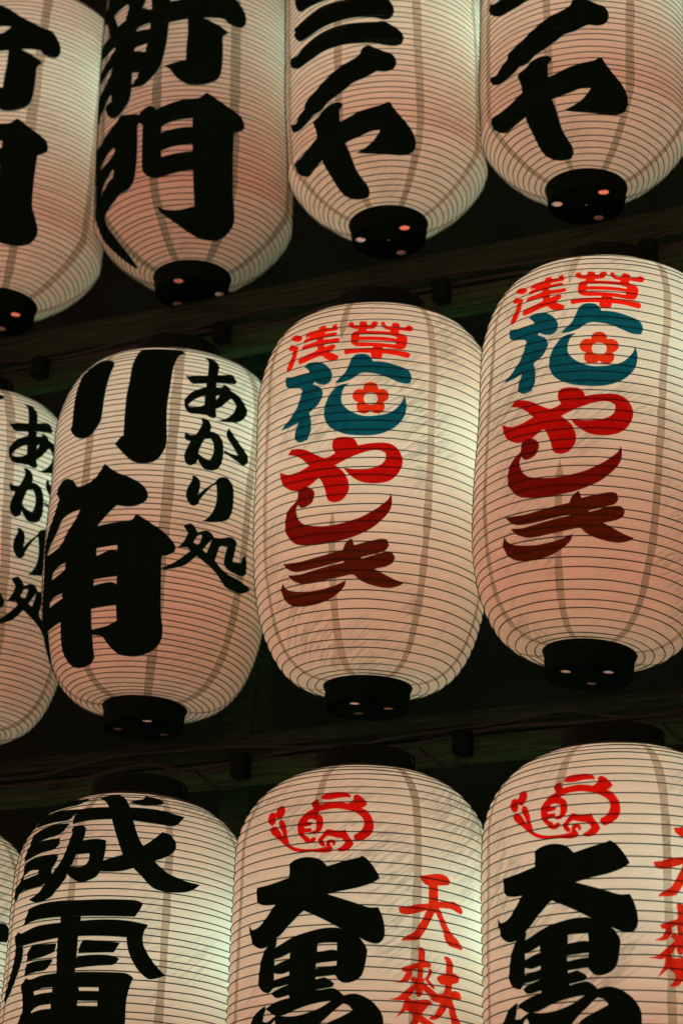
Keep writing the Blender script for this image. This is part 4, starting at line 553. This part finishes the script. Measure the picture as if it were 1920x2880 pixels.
    s = MB(); s.tube([(0, 0, zt + hc - .012), (bp.x * .5, bp.y * .5, (zt + bp.z) / 2 + .1), (bp.x, bp.y, bp.z + .11)], .003, 6); s.build('lamp_cord', CABLE, root)
    s = MB(); s.tube([(bp.x, bp.y, bp.z + .115), (bp.x, bp.y, bp.z + .11), (bp.x, bp.y, bp.z + .07)], [.012, .017, .019], 14); s.build('lamp_holder', COLLAR, root)
    lt = bpy.data.lights.new('bulb', 'POINT'); lt.energy = POWER.get(key, 1.0) * POWER_ALL * (1.25 if d['row'] == 1 else 1); lt.color = BULB_COL; lt.shadow_soft_size = .03
    lo = bpy.data.objects.new('light_bulb', lt); col.objects.link(lo); lo.parent = root; lo.location = bp
    return root
BULB = {'R': (.09, .02, .74), 'M': (.098, .035, .62), 'L': (.095, .02, .78), 'K': (.095, .02, .70), 'F': (.085, .00, .60), 'G': (.092, .01, .61), 'H': (.085, .01, .64), 'E': (.10, .03, .60), 'A': (.10, .05, .68), 'B': (.115, .06, .72), 'C': (.115, .05, .58)}
POWER = {'B': .62, 'K': .85, 'L': .92, 'A': .85, 'C': .88, 'D': .85, 'F': .68, 'G': .74, 'H': .80, 'E': .68, 'R': .95}
POWER_ALL = 0.68
for key in ['A', 'B', 'C', 'D', 'K', 'L', 'M', 'R', 'E', 'F', 'G', 'H']:
    lantern(key)

# ------------------------------------------------------------------ the frame the lanterns hang from
X0, X1 = -3.6, .4
def rail(y, ztop, zmid, zlow, label, n):
    a = bevel_box('timber_rail', X0, X1, y, y + .09, zmid + 1.5 + .002, ztop + 1.5, WOOD, None, .012, 24, .0015)
    tag(a, 'dark front timber rail ' + label, 'beam')
    b = bevel_box('wooden_batten', X0, X1, y + .012, y + .05, zlow + 1.5, zmid + 1.5 - .001, WOOD2, None, .004, 24, .001)
    tag(b, 'greenish weathered batten under the rail ' + label, 'beam')
rail(3.42, 2.153, 2.070, 2.022, 'between the top and middle rows of lanterns', 1)
rail(3.42, 1.205, 1.160, 1.117, 'between the middle and bottom rows of lanterns', 2)
rail(3.42, 2.94, 2.86, 2.82, 'above the top row of lanterns', 3)
for x in (-2.72, -1.86):
    p = bevel_box('timber_post', x - .035, x + .035, 3.55, 3.62, .2, 4.8, WOOD, None, .006)
    tag(p, 'dark upright timber post behind the lanterns, ' + ('left one' if x < -2 else 'right one'), 'post')
def cable(pts, r, mat, label, name='power_cable'):
    P = [Vector(p) for p in pts]; out = []
    for i in range(len(P) - 1):
        p0 = P[max(i - 1, 0)]; p1 = P[i]; p2 = P[i + 1]; p3 = P[min(i + 2, len(P) - 1)]
        for k in range(6):
            t = k / 6
            out.append(.5 * ((2 * p1) + (p2 - p0) * t + (2 * p0 - 5 * p1 + 4 * p2 - p3) * t * t + (3 * p1 - p0 - 3 * p2 + p3) * t ** 3))
    out.append(P[-1]); mb = MB(); mb.tube(out, r, 6); o = mb.build(name, mat)
    tag(o, label, 'cable'); return o
rg = random.Random(3)
for zl, lab in ((2.026, 'middle'), (1.117, 'bottom')):
    for j, (mat, r, off, lb) in enumerate(((CABLE, .0042, .035, 'thick black cable'), (CABLE, .0030, .055, 'thin black cable'), (CABLE_RED, .0020, .018, 'reddish brown wire'))):
        pts = []; x = X0 + .1
        while x < X1 - .1:
            pts.append((x, 3.412 - .004 * j, zl + 1.5 + off + rg.uniform(-.018, .012))); x += rg.uniform(.10, .2)
        cable(pts, r, mat, lb + ' looping along the rail above the ' + lab + ' row')
for key, where in (('K', 'left edge lantern of the middle row'), ('L', 'middle row lantern with huge black characters'), ('M', 'left one of the two red and teal lanterns'), ('R', 'right one of the two red and teal lanterns'), ('F', 'lantern with two large black kanji in the bottom row'), ('G', 'central bottom row lantern with the red emblem'), ('H', 'right edge bottom row lantern with the red emblem')):
    d = LANTERNS[key]; zl = 2.026 if d['row'] == 2 else 1.117; bx, by = d['base'][0] + .085, 3.395
    t = empty('lamp_socket', Matrix.Translation((bx, by, zl + 1.5)))
    tag(t, 'socket box by the ' + where, 'socket', 'socket boxes under the rails')
    o = bevel_box('socket_box', -.016, .016, -.014, .014, -.006, .04, COLLAR, t, .003)
    for s_ in (-1, 1):
        mb = MB(); mb.tube([(s_ * .006, 0, -.004), (s_ * .010, -.004, -.018), (s_ * .004 - .008, -.012, -.030), (-.020, -.03, -.034), (-.034, -.06, -.026 + s_ * .004), (-.046, -.09, -.012)], .0015, 6)
        mb.build('wire', CABLE if s_ < 0 else CABLE_RED, t)
# wall behind
w = mesh('wall', [(-9, 4.3, -.5), (6, 4.3, -.5), (6, 4.3, 7), (-9, 4.3, 7)], [(0, 1, 2, 3)], WALLM, None, False)
tag(w, kind='structure')
